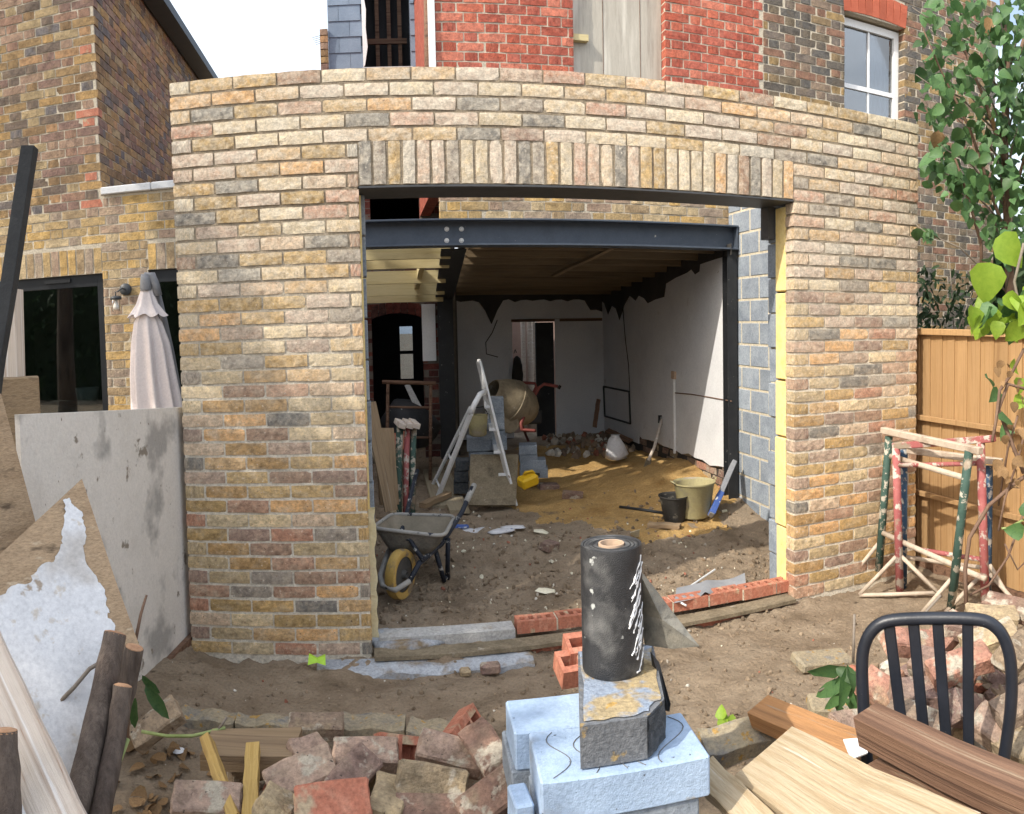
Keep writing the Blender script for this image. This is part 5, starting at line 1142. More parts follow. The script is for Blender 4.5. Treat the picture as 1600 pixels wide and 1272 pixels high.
# comb marks of adhesive on the top faces
mk = MB()
for i in range(5):
    o = f0 + fx * (.03 + .07 * i) + fy * .01 + Vector((0, 0, .0008)); pts = []
    for k in range(14): t = k / 13; pts.append(o + fy * (.19 * t) + fx * (.035 * math.sin(t * 5.5 + i) + .05 * t))
    mk.tube(pts, .0016, 4)
mk.build('comb_marks', 'block_dark', cs)
db_ = thing('dirty_block', 'mud-stained broken concrete block carrying the membrane roll', 'block', G(965, 1140, .78))
zt2 = .785; t4 = [G(906, 1135, zt2), G(1011, 1120, zt2), G(1038, 1092, zt2), G(1020, 1005, zt2), G(903, 1018, zt2)]
MB().prism(t4, (0, 0, -.1)).build('block', 'block_dark', db_)
tc_ = sum(t4, Vector()) / 5; ml = []
for i in range(5):
    a, b = t4[i], t4[(i + 1) % 5]
    for k in range(6): q_ = a.lerp(b, k / 6); ml.append(q_.lerp(tc_, .03 + .10 * random.random()) + Vector((0, 0, .003)))
MB().add(ml + [tc_ + Vector((0, 0, .006))], [[i, (i + 1) % 30, 30] for i in range(30)]).build('mud_layer', 'mud', db_)
bf = [G(1011, 1120, zt2), G(1038, 1092, zt2)]; vs = []; fs = []
for i in range(9):
    for j in range(7):
        p = bf[0].lerp(bf[1], i / 8) + Vector((0, 0, -.004 - .092 * j / 6)); k = noise.fractal(p * 40, 1, 2, 3); vs.append(p + Vector((.35, -.9, 0)) * (.004 + .007 * k))
for i in range(8):
    for j in range(6): fs.append([i * 7 + j, i * 7 + j + 1, (i + 1) * 7 + j + 1, (i + 1) * 7 + j])
MB().add(vs, fs).build('broken_face', 'cut_face', db_)
ro = thing('membrane_roll', 'black damp-proof membrane roll standing on the mud-stained block', 'roll', G(957, 1030, zt2))
rb_ = G(958, 1043, zt2 + .006); rr = math.hypot(rb_.x, rb_.y); rt = Q(944, 850, rr - .005); rad = 49 / F * rr
axis = (rt - rb_); H = axis.length; mt = frame(rb_, Vector((1, 0, 0)), axis)
prof = [(0, .001), (rad * .98, .001), (rad, .008)] + [(rad * (1 + .006 * math.sin(i * 2.3)), H * i / 10) for i in range(1, 10)] + [(rad, H - .006), (rad * .98, H), (rad * .92, H - .002), (rad * .90, H - .006), (rad * .45, H - .004), (rad * .42, H - .03), (0, H - .03)]
body = MB().lathe(prof, seg=40, mtx=mt).build('wound_membrane', 'membrane', ro, 45)
MB().lathe([(rad * .36, H - .10), (rad * .36, H + .001), (rad * .42, H + .001), (rad * .42, H - .10)], seg=28, mtx=mt).build('cardboard_core', 'cardboard', ro, 45)
mb = MB()
for k in range(1, 4): mb.lathe([(rad * (.48 + .12 * k), H - .0035), (rad * (.50 + .12 * k), H - .0015), (rad * (.52 + .12 * k), H - .0035)], seg=40, mtx=mt)
mb.build('edge_turns', 'membrane', ro, True)
fl = [Q(992, 880, rr - .02), Q(1020, 915, rr + .02), Q(1058, 965, rr + .03), Q(1093, 1010, rr - .01), Q(1050, 1014, rr + .02), Q(1008, 1008, rr + .05), Q(1000, 960, rr + .06)]
mb = MB(); cc = sum(fl, Vector()) / len(fl) + Vector((0, -.015, 0)); mb.add(fl + [cc] + [f + Vector((.0, .003, 0)) for f in fl] + [cc + Vector((0, .003, 0))], [[i, (i + 1) % 7, 7] for i in range(7)] + [[8 + (i + 1) % 7, 8 + i, 15] for i in range(7)]); mb.build('loose_flap', 'membrane_flap', ro)
mb = MB(); rg = random.Random(5)
for k in range(16):
    a0 = -.50 - .35 * rg.random(); h0_ = H * (.92 - .052 * k); ln = rg.uniform(.25, .85); pts = []; rd = []
    for i in range(9):
        u = i / 8 * ln; a = a0 - .78 * u + .03 * rg.uniform(-1, 1); hh = h0_ - H * (.33 * u) + .004 * rg.uniform(-1, 1)
        pts.append(mt @ Vector((math.cos(a) * rad * 1.003, math.sin(a) * rad * 1.003, max(.01, hh)))); rd.append(rg.uniform(.0006, .0034))
    mb.tube(pts, rd, 5)
mb.build('mortar_splash', 'white_shard', ro)
dpb = thing('membrane_offcut', 'black membrane offcut tucked behind the mud-stained block', 'membrane', Q(1040, 1080, 1.95))
MB().prism([Q(1018, 1020, 1.98), Q(1030, 1035, 1.98), Q(1048, 1100, 1.93), Q(1046, 1112, 1.93), Q(1030, 1108, 1.98)], (0, .01, 0)).build('offcut', 'membrane', dpb)

# ---- timbers in the lower right
plank('pale_board', Q(1196, 1182, 2.02), Q(1490, 1345, 1.52), .215, .035, 'new_timber', (-.28, -.55, 1), label='wide pale sawn board lying towards the corner', cat='board')
plank('pine_batten', Q(1100, 1205, 1.98), Q(1230, 1330, 1.7), .075, .04, 'new_timber', (-.3, -.5, 1), label='narrow pine batten between the blocks and the wide board', cat='batten')
plank('orange_beam', Q(1190, 1112, 2.50), Q(1370, 1185, 2.15), .10, .06, 'orange_timber', (-.2, -.4, 1), label='orange-painted timber beam behind the wide pale board', cat='beam', warp=.001)
plank('concrete_kerb', Q(1098, 1172, 2.42), Q(1216, 1140, 2.52), .12, .06, 'dirty_block', (0, -.25, 1), label='grey concrete kerb piece behind the stack of blocks', cat='kerb', warp=.006)
plank('heavy_beam', Q(1358, 1132, 2.00), Q(1640, 1262, 1.58), .085, .085, 'dark_timber', (-.15, -.6, 1), label='heavy red-brown timber beam lying across the chair seat', cat='beam', warp=.001)
plank('dark_plank', Q(1362, 1200, 1.98), Q(1590, 1318, 1.6), .10, .035, 'dark_timber', (-.1, -.6, 1), label='dark stained plank below the heavy beam', cat='plank')
sheet('white_shard', [Q(1318, 1155, 2.1), Q(1350, 1152, 2.12), Q(1356, 1176, 2.05), Q(1330, 1186, 2.05)], .006, 'white_shard', label='white broken crockery shard on the orange beam', cat='shard')
for i, (px, py, z_, sx, sy, lab) in enumerate(((1300, 1104, .10, .10, .06, 'grey broken slab beside the small green plant'), (1285, 1032, .01, .15, .07, 'thin dark slab lifted out of the soil'))):
    p = G(px, py, z_); mb = MB().cbox((-sx, -sy, -.025), (sx, sy, .025), .01, mtx=Matrix.Translation(p) @ Euler((.12, .15, -.35 + .3 * i)).to_matrix().to_4x4()); tag(mb.build('broken_slab', 'dirty_block'), lab, 'slab')
# ---- spindle-back chair
chr_ = thing('spindle_chair', 'dark blue painted spindle-back chair standing in the rubble', 'chair', Vector((*Q(1462, 1190, 2.1).xy, 0)))
hp = [(1356, 1205), (1350, 1120), (1347, 1040), (1352, 1005), (1368, 980), (1396, 969), (1460, 966), (1528, 968), (1556, 980), (1572, 1005), (1580, 1045), (1579, 1110), (1566, 1205)]
hr = 2.12
pts = [Q(x, y, hr) for x, y in hp]; sm2 = []
for i in range(len(pts) - 1):
    p0, p1, p2, p3 = pts[max(0, i - 1)], pts[i], pts[i + 1], pts[min(len(pts) - 1, i + 2)]
    for k in range(5):
        t = k / 5; sm2.append(.5 * ((2 * p1) + (p2 - p0) * t + (2 * p0 - 5 * p1 + 4 * p2 - p3) * t * t + (3 * p1 - p0 - 3 * p2 + p3) * t ** 3))
sm2.append(pts[-1]); MB().tube(sm2, .018, 12).build('back_hoop', 'chair_paint', chr_, True)
for (a, b) in (((1389, 974), (1418, 1205)), ((1427, 971), (1449, 1205)), ((1465, 970), (1482, 1205)), ((1512, 971), (1514, 1205))): MB().cbox((-(Q(*b, hr) - Q(*a, hr)).length / 2, -.016, -.007), ((Q(*b, hr) - Q(*a, hr)).length / 2, .016, .007), .004, mtx=frame((Q(*a, hr) + Q(*b, hr)) / 2, Q(*b, hr) - Q(*a, hr), ray(1460, 1000))).build('spindle', 'chair_paint', chr_)
sc_ = Q(1462, 1205, hr); dirc = Vector((-ray(1462, 600).x, -ray(1462, 600).y, 0)).normalized(); sd = Vector((-dirc.y, dirc.x, 0))
zs_ = sc_.z - .01; ring = []
for k in range(24):
    a = 2 * math.pi * k / 24; ring.append(Vector((sc_.x, sc_.y, zs_)) + dirc * (.19 + .21 * math.cos(a)) + sd * (.215 * math.sin(a) * (1 - .06 * math.cos(a))))
MB().prism(ring, (0, 0, -.032)).build('seat', 'chair_paint', chr_)
for (u, v) in ((.03, -.15), (.03, .15), (.34, -.14), (.34, .14)):
    a = Vector((sc_.x, sc_.y, zs_ - .03)) + dirc * u + sd * v; b = a + dirc * (.07 if u > .2 else -.07) + sd * (.05 if v > 0 else -.05); b.z = .02
    MB().tube([a, a.lerp(b, .5), b], [.016, .02, .013], 8).build('leg', 'chair_paint', chr_, True)
MB().tube([Vector((sc_.x, sc_.y, .22)) + dirc * .02 - sd * .17, Vector((sc_.x, sc_.y, .22)) + dirc * .36 - sd * .16], .011, 6).build('stretcher', 'chair_paint', chr_, True)
MB().tube([Vector((sc_.x, sc_.y, .22)) + dirc * .02 + sd * .17, Vector((sc_.x, sc_.y, .22)) + dirc * .36 + sd * .16], .011, 6).build('stretcher', 'chair_paint', chr_, True)
# ---- rubble heap behind the chair
gR = 'loose bricks in the heap behind the chair'
spec = [(1420, 1005, 2.75, (.4, .3, .6), 'pinkish brick seen through the chair back at the left'), (1470, 1045, 2.60, (.5, .1, -.5), 'orange-red brick seen between the middle spindles'), (1500, 1040, 2.55, (.3, -.2, .4), 'dark red broken brick behind the chair'), (1545, 1000, 2.8, (.3, -.25, .3), 'whitewashed brick behind the chair hoop'), (1590, 1020, 2.55, (.5, .1, 1.2), 'brown brick standing at the edge of the heap'), (1510, 1110, 2.40, (.9, .5, 1.0), 'big brown brick standing behind the right spindle'), (1440, 1085, 2.5, (.3, .1, .3), 'pale chipped brick behind the left spindles'), (1600, 1100, 2.35, (.3, -.3, .5), 'pale brick below the brown standing brick'), (1565, 1150, 2.3, (.4, .5, -.3), 'pinkish new brick lying beside the chair hoop'), (1550, 965, 3.1, (.2, .1, .2), 'brown brick on the back of the heap'), (1575, 950, 3.2, (.2, .1, -.3), 'pale pink brick at the top of the heap by the trestle'), (1390, 1090, 2.55, (.5, .5, -.3), 'brown board-like brick behind the first spindle'), (1460, 1140, 2.4, (.3, .2, .7), 'brown brick low behind the spindles'), (1340, 1135, 2.45, (.3, .2, .7), 'small red brick by the orange beam'), (1595, 1170, 2.25, (.3, .0, -.7), 'reddish brick right of the chair hoop'), (1480, 990, 2.9, (.3, -.2, 1.0), 'yellow brick behind the chair top'), (1515, 985, 2.9, (.2, .3, .2), 'mustard brick behind the chair top'), (1435, 1130, 2.35, (.2, .2, -.4), 'terracotta brick low behind the left spindle')]
for (px, py, r, e, lab) in spec: brick_at(px, py, r, e, lab, gR)
mb = MB()
for i in range(420):
    px, py = random.uniform(1320, 1620), random.uniform(950, 1260); p = G(px, py, .3); s = random.uniform(.012, .055)
    if math.hypot(p.x, p.y) > 1.9: mb.rock((p.x, p.y, gz(p.x, p.y) + s * .3), s, s * .8, s * .6, 1, .25)
tag(mb.build('brick_rubble', 'rubble_chip'), 'broken brick pieces filling the heap behind the chair', 'rubble', kind='stuff')

# ---- builder trestles by the fence
def trestle(lab, legs, rails, feet, mat, mrail):
    t = thing('builder_trestle', lab, 'trestle', Vector((*Q(*legs[0][1]).xy, 0)), 'builder trestles by the fence')
    for (a, b) in legs: MB().tube([Q(*a), Q(*b)], .026, 10).build('leg', mat, t, True)
    for i, (a, b, w) in enumerate(rails): 
        if i == 0: MB().cbox((-(Q(*b) - Q(*a)).length / 2, -.02, -.02), ((Q(*b) - Q(*a)).length / 2, .02, .02), .004, mtx=frame((Q(*a) + Q(*b)) / 2, Q(*b) - Q(*a), (0, 0, 1))).build('top_rail', mrail, t)
        else: MB().tube([Q(*a), Q(*b)], w, 8).build('rail', mrail, t, True)
    for (a, b) in feet: MB().tube([Q(*a), Q(*b)], .013, 8).build('foot', 'trestle_bare', t, True)
trestle('green-legged steel trestle with a bare rusty top rail', [((1389, 682, 4.85), (1373, 892, 4.85)), ((1514, 705, 4.25), (1485, 958, 4.35))], [((1379, 672, 4.88), (1533, 705, 4.2), 0), ((1392, 713, 4.82), (1512, 748, 4.27), .018), ((1380, 833, 4.83), (1540, 905, 4.2), .017)], [((1325, 908, 4.9), (1372, 850, 4.86)), ((1486, 905, 4.33), (1436, 963, 4.35))], 'trestle_green', 'trestle_bare')
trestle('red steel trestle between the green and the blue ones', [((1400, 700, 4.68), (1406, 928, 4.67)), ((1532, 690, 4.38), (1540, 958, 4.33))], [((1396, 697, 4.70), (1554, 685, 4.33), 0), ((1400, 727, 4.68), (1532, 724, 4.38), .014), ((1432, 858, 4.60), (1532, 874, 4.36), .015)], [((1343, 929, 4.65), (1402, 868, 4.67)), ((1407, 868, 4.67), (1466, 926, 4.6)), ((1343, 930, 4.65), (1466, 926, 4.62)), ((1478, 956, 4.33), (1536, 895, 4.36))], 'trestle_red', 'trestle_red')
trestle('blue-legged steel trestle against the fence', [((1412, 702, 4.80), (1411, 918, 4.80)), ((1545, 728, 4.62), (1543, 932, 4.60))], [((1418, 703, 4.80), (1566, 722, 4.55), 0), ((1412, 870, 4.8), (1545, 888, 4.6), .014)], [((1412, 872, 4.8), (1462, 925, 4.75)), ((1545, 880, 4.6), (1580, 940, 4.45)), ((1545, 895, 4.6), (1590, 945, 4.4))], 'trestle_blue', 'trestle_bare')
# ---- fence
fn = thing('timber_fence', 'orange-brown overlapping board fence panel behind the trestles', 'fence', (3.45, 2.6, 0))
XFN, ztf = 3.46, 1.60
y = 4.12; i = 0
while y > .4:
    MB().prism([(XFN, y, .06), (XFN - .010, y - .135, .06), (XFN - .010, y - .135, ztf), (XFN, y, ztf)], (.010, 0, 0)).build('board', 'fence_wood', fn); y -= .118; i += 1
for (z0, z1) in ((1.02, 1.055), (.50, .535)): MB().cbox((XFN - .045, .4, z0), (XFN - .016, 4.10, z1), .003).build('rail', 'fence_wood', fn)
MB().cbox((XFN - .04, .4, ztf + .002), (XFN + .03, 4.12, ztf + .045), .004).build('capping', 'fence_wood', fn)
MB().box((XFN - .035, .4, -.02), (XFN + .0, 4.12, .055)).build('gravel_board', 'dark_timber', fn)
MB().cbox((XFN - .03, 4.13, 0), (XFN + .06, 4.21, ztf + .05), .004).build('post', 'fence_wood', fn)
# ---- parasol
um = thing('garden_parasol', 'closed beige cantilever parasol on a grey pole outside the neighbour doors', 'parasol', Vector((*Q(240, 700, 5.2).xy, 0)))
ur = 5.1; ut, ub = Q(228, 452, ur), Q(236, 690, ur)
def canopy(top, prof, seg=48, folds=9, amp=.16, sq=.6):
    mb = MB(); vs = []; fs = []
    for i, (t, r, dx) in enumerate(prof):
        c = top + Vector((dx, 0, -t))
        for k in range(seg):
            a = 2 * math.pi * k / seg; q = r * (1 + amp * min(1, i / 2) * (1 - 2 * abs(math.sin(folds * a / 2 + i * .05 + .3 * math.sin(2 * a)))) + .05 * math.sin(3 * a + i * .4)); vs.append(c + Vector((q * math.cos(a), q * sq * math.sin(a), .012 * math.sin(folds * a) * (i == len(prof) - 1))))
    for i in range(len(prof) - 1):
        for k in range(seg): l = (k + 1) % seg; fs.append([i * seg + l, i * seg + k, (i + 1) * seg + k, (i + 1) * seg + l])
    return mb.add(vs, fs)
Hc = ut.z - ub.z
canopy(ut + Vector((.0, 0, -.16)), [(0, .06, 0), (.06, .09, 0), (.2, .115, .01), (.4, .135, .02), (.62, .15, .04), (.85, .165, .06), (1.1, .18, .08), (1.5, .16, .1)], folds=9, amp=.24, seg=96).build('canopy', 'umbrella_cloth', um, True)
canopy(ut, [(0, .035, 0), (.04, .05, 0), (.10, .07, 0), (.16, .11, 0), (.175, .125, 0)], folds=7, amp=.16, seg=96).build('top_valance', 'umbrella_cloth', um, True)
MB().lathe([(0, .10), (.03, .10), (.036, .06), (.04, 0), (.036, -.01)], ut, 14).build('crown', 'umbrella_pole', um, True)
MB().tube([Q(226, 440, ur), Q(230, 430, ur), Q(237, 430, ur), Q(243, 445, ur), Q(247, 462, ur)], .028, 8).build('elbow', 'umbrella_pole', um, True)
pts = [Q(246, 460, ur + .05), Q(256, 500, ur + .1), Q(268, 555, ur + .15), Q(278, 610, ur + .2), Q(284, 680, ur + .2)]
MB().tube(pts + [Vector((pts[-1].x + .02, pts[-1].y, 0))], .024, 10).build('curved_pole', 'umbrella_pole', um, True)
MB().tube([Q(243, 445, ur + .12), Q(250, 560, ur + .12), Vector((*Q(252, 690, ur + .12).xy, 0))], .03, 10).build('mast', 'umbrella_pole', um, True)

# ================================================================ plants and small litter
def leaf_mesh(name, mat, kind='heart', bend=.25):
    if kind == 'heart': half = [(.0, .0), (.28, .06), (.44, .28), (.36, .55), (.18, .82), (0, 1.0)]
    else: half = [(.0, .0), (.10, .12), (.17, .35), (.16, .6), (.09, .85), (0, 1.0)]
    vs = []; fs = []
    n = len(half)
    for (x, y) in half: vs.append((0, y, -bend * y * y))
    for s in (1, -1):
        base = len(vs)
        for (x, y) in half[1:-1]: vs.append((s * x, y, -bend * y * y + x * .35 + .04 * math.sin(y * 9 + s)))
        idx = [0] + [base + i for i in range(n - 2)] + [n - 1]
        for i in range(n - 1):
            q = [i, i + 1, idx[i + 1], idx[i]]; q = [v for k, v in enumerate(q) if v not in q[:k]]
            if len(q) > 2: fs.append(q if s < 0 else q[::-1])
    me = bpy.data.meshes.new(name); me.from_pydata(vs, [], fs); me.materials.append(M[mat]); me.polygons.foreach_set('use_smooth', [True] * len(me.polygons)); return me
LM = {k: leaf_mesh(k, m, s) for k, m, s in (('vine_leaf', 'leaf_dark', 'heart'), ('bright_leaf', 'leaf_bright', 'heart'), ('dead_leaf', 'leaf_dead', 'heart'), ('bush_leaf', 'leaf_bush', 'lance'), ('lance_leaf', 'leaf_dark', 'lance'))}
def leaf_matrix(p, size, hang=.6, face=None):
    d = Vector((random.gauss(0, .6), random.gauss(0, .6), -hang + random.gauss(0, .4))).normalized()
    n = Vector((-.5 + random.gauss(0, .55), -.75 + random.gauss(0, .55), .55 + random.gauss(0, .4)))
    m = frame(p, d, n); return m @ Matrix.Rotation(-math.pi / 2, 4, 'Z') @ Matrix.Scale(size, 4)
def leaf(par, kind, p, size, hang=.6):
    o = bpy.data.objects.new('leaf', LM[kind]); o.matrix_basis = leaf_matrix(p, size, hang); return put(o, par)
def foliage(name, par, mat, pts, size, kind, lab=None):
    mb = MB(); src = LM[kind]; V = [v.co.copy() for v in src.vertices]; Fc = [list(p.vertices) for p in src.polygons]
    for p in pts: mb.add(V, Fc, leaf_matrix(p, size * random.uniform(.6, 1.2)))
    o = mb.build(name, mat, par, True); o['kind'] = 'stuff'; return o
def blob(c, rx, ry, rz): 
    while True:
        v = Vector((random.uniform(-1, 1), random.uniform(-1, 1), random.uniform(-1, 1)))
        if .25 < v.length < 1: return Vector(c) + Vector((v.x * rx, v.y * ry, v.z * rz))
# ---- tree beyond the fence
tt = thing('leafy_tree', 'green heart-leaved tree growing over the fence in front of the brown house', 'tree', Vector((*Q(1572, 700, 5.1).xy, 0)))
tb = Q(1580, 500, 5.1)
MB().tube([Vector((tb.x + .05, tb.y, 0)), tb, Q(1576, 380, 5.1), Q(1570, 250, 5.1), Q(1574, 100, 5.1), Q(1560, -60, 5.2)], [.04, .034, .03, .025, .02, .012], 8).build('trunk', 'stem_brown', tt, True)
for pts in ([(1575, 380), (1545, 290), (1515, 200), (1470, 110), (1440, 40)], [(1572, 260), (1540, 160), (1500, 60)], [(1535, 470), (1533, 380), (1510, 300), (1490, 240)], [(1576, 330), (1600, 250), (1640, 180)], [(1573, 150), (1600, 60)]):
    MB().tube([Q(x, y, 5.05 - .1 * i) for i, (x, y) in enumerate(pts)], [.014 - .0025 * i for i in range(len(pts))], 6).build('branch', 'stem_brown', tt, True)
clus = [(1445, 25, 30), (1470, 60, 30), (1480, 130, 35), (1450, 130, 25), (1500, 190, 40), (1480, 235, 25), (1540, 60, 45), (1560, 140, 50), (1590, 60, 40), (1530, 130, 40), (1550, 230, 45), (1590, 200, 50), (1520, 270, 35), (1475, 170, 25), (1500, 300, 25), (1540, 320, 35), (1590, 310, 40), (1500, 20, 30), (1465, 265, 14), (1450, 365, 10), (1560, 20, 40), (1600, 130, 40), (1580, 370, 30)]
cand = []
for (px, py, s) in clus:
    for k in range(int(12 + max(0, px - 1440) * .26)): cand.append(Q(px + random.gauss(0, s * .75), py + random.gauss(0, s * .75), random.uniform(4.55, 5.3)))
    tw = Q(px, py, 4.9); base = Q(1572, min(480, py + 90), 5.1); MB().tube([base, base.lerp(tw, .6) + Vector((0, 0, .06)), tw, tw + (tw - base) * .15], [.008, .006, .004, .002], 5).build('twig', 'stem_grey', tt, True)
random.shuffle(cand)
for p in cand[:300]: leaf(tt, 'vine_leaf', p, random.choice((.05, .06, .07, .085, .105)) * random.uniform(.8, 1.2))
foliage('foliage', tt, 'leaf_dark', cand[300:] + [Q(random.uniform(1560, 1700), random.uniform(-60, 420), random.uniform(4.8, 5.6)) for _ in range(420)], .085, 'vine_leaf')
for (px, py) in ((1550, 30), (1545, 180), (1465, 205)): leaf(tt, 'dead_leaf', Q(px, py, 4.7), .11)
# ---- bright climber on the fence corner
bc = thing('bright_climber', 'lime green large-leaved climber hanging over the fence top', 'climber', Vector((*Q(1590, 700, 3.9).xy, 0)))
MB().tube([Q(1640, 620, 3.7), Q(1600, 515, 3.8), Q(1585, 440, 3.85), Q(1600, 380, 3.8)], .008, 6).build('stem', 'stem_grey', bc, True)
MB().tube([Q(1525, 500, 4.0), Q(1565, 506, 3.9), Q(1620, 508, 3.7)], .005, 6).build('stem', 'stem_grey', bc, True)
for (px, py, s) in ((1540, 388, .20), (1532, 425, .21), (1590, 415, .20), (1598, 455, .2), (1600, 395, .18), (1612, 440, .2)):
    o = leaf(bc, 'bright_leaf', Q(px + 15, py - 15, 3.8), s, .5)
for i in range(40): leaf(bc, 'bright_leaf' if i % 3 else 'vine_leaf', Q(random.uniform(1520, 1620), random.uniform(450, 512), random.uniform(3.75, 4.0)), random.uniform(.09, .13), .8)
for (px, py) in ((1585, 560), (1592, 590), (1560, 610), (1578, 665), (1598, 620), (1540, 590)): leaf(bc, 'bright_leaf' if px > 1580 else 'vine_leaf', Q(px, py, 3.9), .09)
# ---- dry bramble
br = thing('dry_bramble', 'dry brown bramble with withered leaves hanging on the fence', 'bramble', Vector((*Q(1580, 900, 3.7).xy, 0)))
for pts, w in (([(1600, 545), (1580, 585), (1562, 610), (1556, 660), (1550, 690)], .008), ([(1610, 610), (1575, 600), (1560, 640), (1580, 690), (1600, 740)], .010), ([(1640, 720), (1590, 752), (1545, 790), (1515, 840), (1508, 890), (1510, 958)], .011), ([(1600, 800), (1575, 870), (1545, 915), (1515, 930)], .007), ([(1560, 790), (1575, 700), (1590, 650)], .006), ([(1620, 860), (1590, 890), (1570, 850)], .005), ([(1600, 680), (1590, 720), (1570, 780), (1560, 830)], .006)):
    MB().tube([Q(x, y, 3.85 - .04 * i) for i, (x, y) in enumerate(pts)], w, 6).build('stem', 'stem_brown', br, True)
for i in range(30): leaf(br, 'dead_leaf', Q(random.gauss(1580, 14), random.uniform(560, 760), random.uniform(3.65, 3.85)), random.uniform(.03, .065), 1.2)
for (px, py) in ((1595, 790), (1560, 655), (1600, 830)): leaf(br, 'vine_leaf', Q(px, py, 3.7), .1)
MB().tube([Q(1600, 812, 3.7), Q(1575, 825, 3.7), Q(1565, 826, 3.7)], .006, 5).build('green_shoot', 'stem_green', br, True)
# ---- dark bush behind the fence
bu = thing('dark_bush', 'dark twiggy evergreen bush between the front wall and the brown house', 'bush', (4.1, 4.9, 0))
pts = [blob((4.15, 4.75, 1.55), .95, .75, .62) for _ in range(1500)]
foliage('foliage', bu, 'leaf_bush', pts, .075, 'bush_leaf')
for i in range(16):
    a = Vector((4.1 + random.uniform(-.2, .2), 4.8 + random.uniform(-.2, .2), .2)); b = blob((4.15, 4.7, 1.75), 1.0, .8, .55); MB().tube([a, a.lerp(b, .5) + Vector((.1, 0, .15)), b], [.014, .009, .004], 5).build('stem', 'stem_grey', bu, True)
hg = thing('garden_hedge', 'tall hedge closing the next garden beyond the fence', 'hedge', (6.8, 4, 0))
foliage('foliage', hg, 'leaf_bush', [Vector((random.uniform(6.6, 7.6), random.uniform(-1, 8), random.uniform(0, 3.0))) for _ in range(2600)], .17, 'bush_leaf')
h2_ = thing('garden_hedge', 'long garden hedge behind the viewer mirrored in the neighbour doors', 'hedge', (0, -7, 0))
foliage('foliage', h2_, 'leaf_bush', [Vector((random.uniform(-11, 7), random.uniform(-7.6, -6.8), random.uniform(0, 3.4) * random.uniform(.75, 1))) for _ in range(5200)], .26, 'bush_leaf')
MB().box((-11, -7.9, 0), (7, -7.2, 3.2)).build('inner_growth', 'leaf_bush', h2_)
MB().box((7.0, -1, 0), (7.4, 8, 2.7)).build('inner_growth', 'leaf_bush', hg)
# ---- garden tree outside the frame on the left: its crown shades the yard
ot = thing('garden_tree', 'broad garden tree on the left that shades the yard and pier', 'tree', (-4.9, .6, 0))
MB().tube([(-4.9, .6, 0), (-4.85, .7, 1.5), (-4.7, .9, 3.0), (-4.6, 1.0, 4.4)], [.17, .14, .11, .06], 10).build('trunk', 'bark', ot, True)
for b in ((-4.0, 2.0, 4.6), (-4.2, -.2, 4.6), (-5.6, 1.2, 4.8), (-4.6, .9, 5.4), (-4.6, 3.3, 6.2)): MB().tube([(-4.75, .85, 2.6), Vector((-4.7, .9, 3.4)).lerp(Vector(b), .5), b], [.06, .045, .02], 7).build('branch', 'bark', ot, True)
foliage('crown', ot, 'leaf_dark', [blob(random.choice([(-4.4, 1.5, 4.6), (-4.5, .3, 4.5), (-4.3, 2.2, 4.3), (-4.5, -.6, 4.2), (-5.0, .9, 5.0)]), 1.05, 1.05, .85) for _ in range(2300)] + [blob(random.choice([(-4.5, 3.4, 6.3), (-4.7, 3.0, 5.4), (-4.6, 3.9, 5.9), (-4.9, 3.6, 7.0)]), .95, .85, .8) for _ in range(2600)], .17, 'vine_leaf')
# ---- small plants, twigs, fallen leaves in the yard
sp_ = thing('small_plant', 'low green plant with lance leaves beside the chair', 'plant', G(1325, 1085, .15))
for i in range(16):
    px, py = random.gauss(1328, 14), random.uniform(1035, 1105); leaf(sp_, 'lance_leaf', Q(px, py, 2.65), random.uniform(.10, .16), .3)
for (a, b) in (((1318, 1095), (1325, 1050)), ((1280, 1080), (1310, 1060)), ((1335, 960), (1333, 1035))): MB().tube([Q(*a, 2.7), Q(*b, 2.68)], .005, 5).build('stem', 'stem_grey', sp_, True)
sp2 = thing('small_plant', 'green shoot with long leaves growing by the sawn logs', 'plant', G(205, 1110, .05))
for (px, py, s) in ((185, 978, .11), (202, 985, .10), (198, 1005, .12), (228, 1068, .12), (212, 1090, .10), (222, 1055, .08)): leaf(sp2, 'lance_leaf', Q(px, py, 2.3), s, .5)
MB().tube([Q(229, 930, 2.35), Q(220, 960, 2.35), Q(208, 1020, 2.32), Q(200, 1100, 2.3), Q(198, 1160, 2.3)], [.004, .005, .006, .007, .008], 6).build('stem', 'stem_brown', sp2, True)
for pts, mat_, lab, r in (([(221, 1143), (260, 1150), (300, 1150), (330, 1143), (352, 1137)], 'stem_green', 'thin green twig lying on the soil by the timber slab', 2.75), ([(166, 1030), (140, 1045), (115, 1075), (90, 1100)], 'stem_grey', 'thin grey twig sticking out of the tall log', 2.15), ([(200, 1155), (185, 1195), (165, 1240), (155, 1280)], 'stem_green', 'mossy green stem crossing the short log', 2.0), ([(1470, 930), (1430, 975), (1427, 985)], 'stem_grey', 'pale cane lying behind the chair top', 3.3)):
    tag(MB().tube([Q(x, y, r) for x, y in pts], .006, 6).build('twig', mat_, None, True), lab, 'twig')
tag(MB().tube([Q(338, 1143, 2.75), Q(347, 1132, 2.75), Q(354, 1121, 2.75)], .005, 5).build('twig', 'stem_grey', None, True), 'short pale side twig standing by the timber slab', 'twig')
fl_ = thing('fallen_leaves', 'scatter of dead brown leaves by the sawn logs', 'leaves', G(260, 1200, .05))
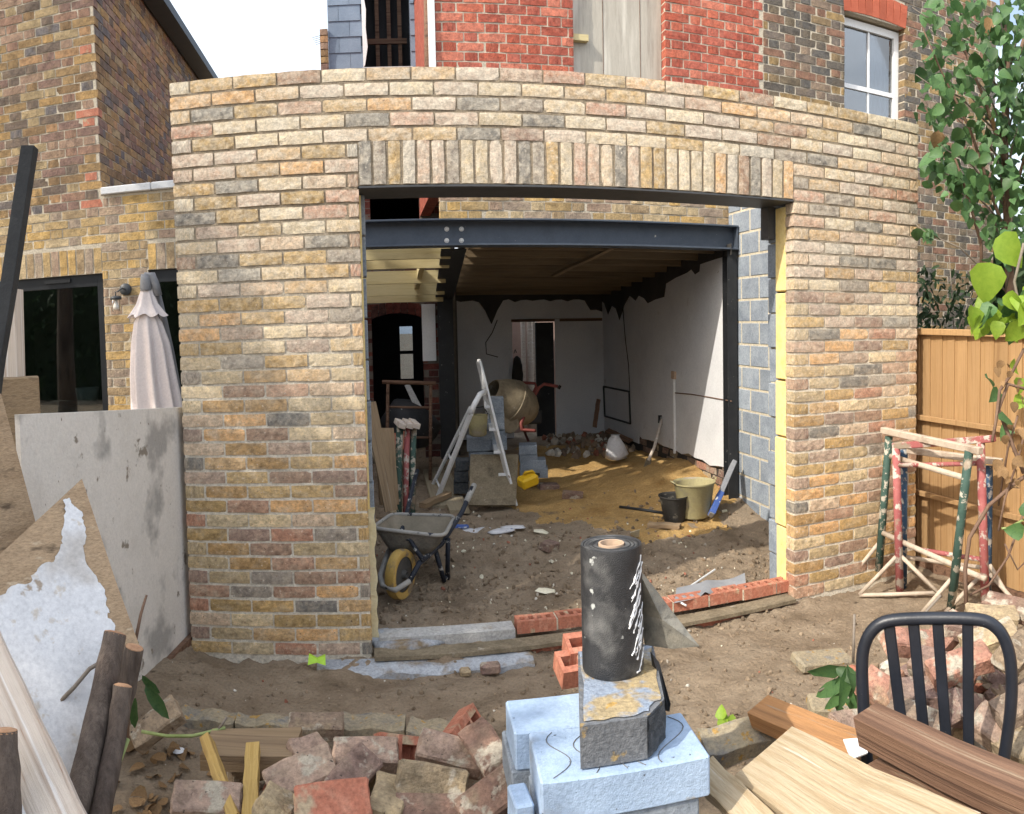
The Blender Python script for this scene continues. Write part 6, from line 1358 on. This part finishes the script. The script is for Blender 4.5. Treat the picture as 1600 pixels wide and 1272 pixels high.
for i in range(46):
    p = G(random.gauss(262, 36), random.uniform(1150, 1265), .06); o = bpy.data.objects.new('leaf', LM['dead_leaf']); o.matrix_basis = Matrix.Translation((p.x, p.y, gz(p.x, p.y) + .012)) @ Euler((random.gauss(0, .4), random.gauss(0, .4), random.uniform(0, 6))).to_matrix().to_4x4() @ Matrix.Scale(random.uniform(.03, .07), 4); put(o, fl_)
p = G(278, 1163, .05); tag(MB().lathe([(0, .006), (.02, .006), (.027, .002), (.024, 0)], Vector((p.x, p.y, gz(p.x, p.y) + .006)), 18).build('bottle_cap', 'white_shard'), 'white round plastic cap on the soil by the twig', 'cap')
p = G(495, 1038, .02); gp = thing('green_clip', 'bright green plastic clip lying at the foot of the left pier', 'clip', p)
MB().prism([p + Vector((-.045, -.01, .0)), p + Vector((0, .0, .008)), p + Vector((.045, -.015, .0)), p + Vector((.042, .02, .035)), p + Vector((0, .01, .022)), p + Vector((-.04, .02, .04))], (0, .02, 0)).build('clip', 'green_plastic', gp)
gl = thing('small_plant', 'tiny round green leaves sprouting from the soil near the kerb', 'plant', G(1130, 1120, .0))
for i in range(4): leaf(gl, 'bright_leaf', G(1130 + random.uniform(-8, 8), 1122 + random.uniform(-4, 4), .05), .06, .1)
# ---- soil clods, stones and foam crumbs, too many to count
def scatter(name, mat, n, region, smin, smax, lab, cat, flat=.6, sub=1):
    mb = MB()
    for i in range(n):
        px, py = region(); p = G(px, py, .04)
        if p.y > 9.2 or p.z > .1: continue
        if 3.86 < p.y < 4.15: continue
        if p.y > 3.7 and not (-.02 < p.x < 2.38 or p.y > 4.3): continue
        s = smin + (smax - smin) * random.random() ** 3; mb.rock((p.x, p.y, gz(p.x, p.y) + s * .2), s, s * .8, s * flat, sub, .3)
    tag(mb.build(name, mat), lab, cat, kind='stuff')
scatter('soil_clods', 'clod', 2200, lambda: (random.uniform(580, 1240), random.triangular(780, 1000, 900)), .003, .026, 'clods of earth over the floor inside the opening', 'soil', .45)
scatter('soil_crumbs', 'clod', 1800, lambda: (random.uniform(210, 1440), random.uniform(940, 1180)), .003, .018, 'crumbs of earth over the yard', 'soil')
scatter('stone_chips', 'rubble_chip', 420, lambda: (random.uniform(580, 1240), random.triangular(770, 1000, 850)), .004, .022, 'stone and brick chips on the floor', 'stones')
scatter('foam_crumbs', 'foam_chip', 150, lambda: (random.uniform(600, 1150), random.triangular(800, 1000, 880)), .004, .016, 'cream foam crumbs on the floor', 'crumbs', .5)
scatter('yard_stones', 'rubble_chip', 240, lambda: (random.uniform(210, 1440), random.uniform(960, 1200)), .003, .014, 'small stones over the yard', 'stones')
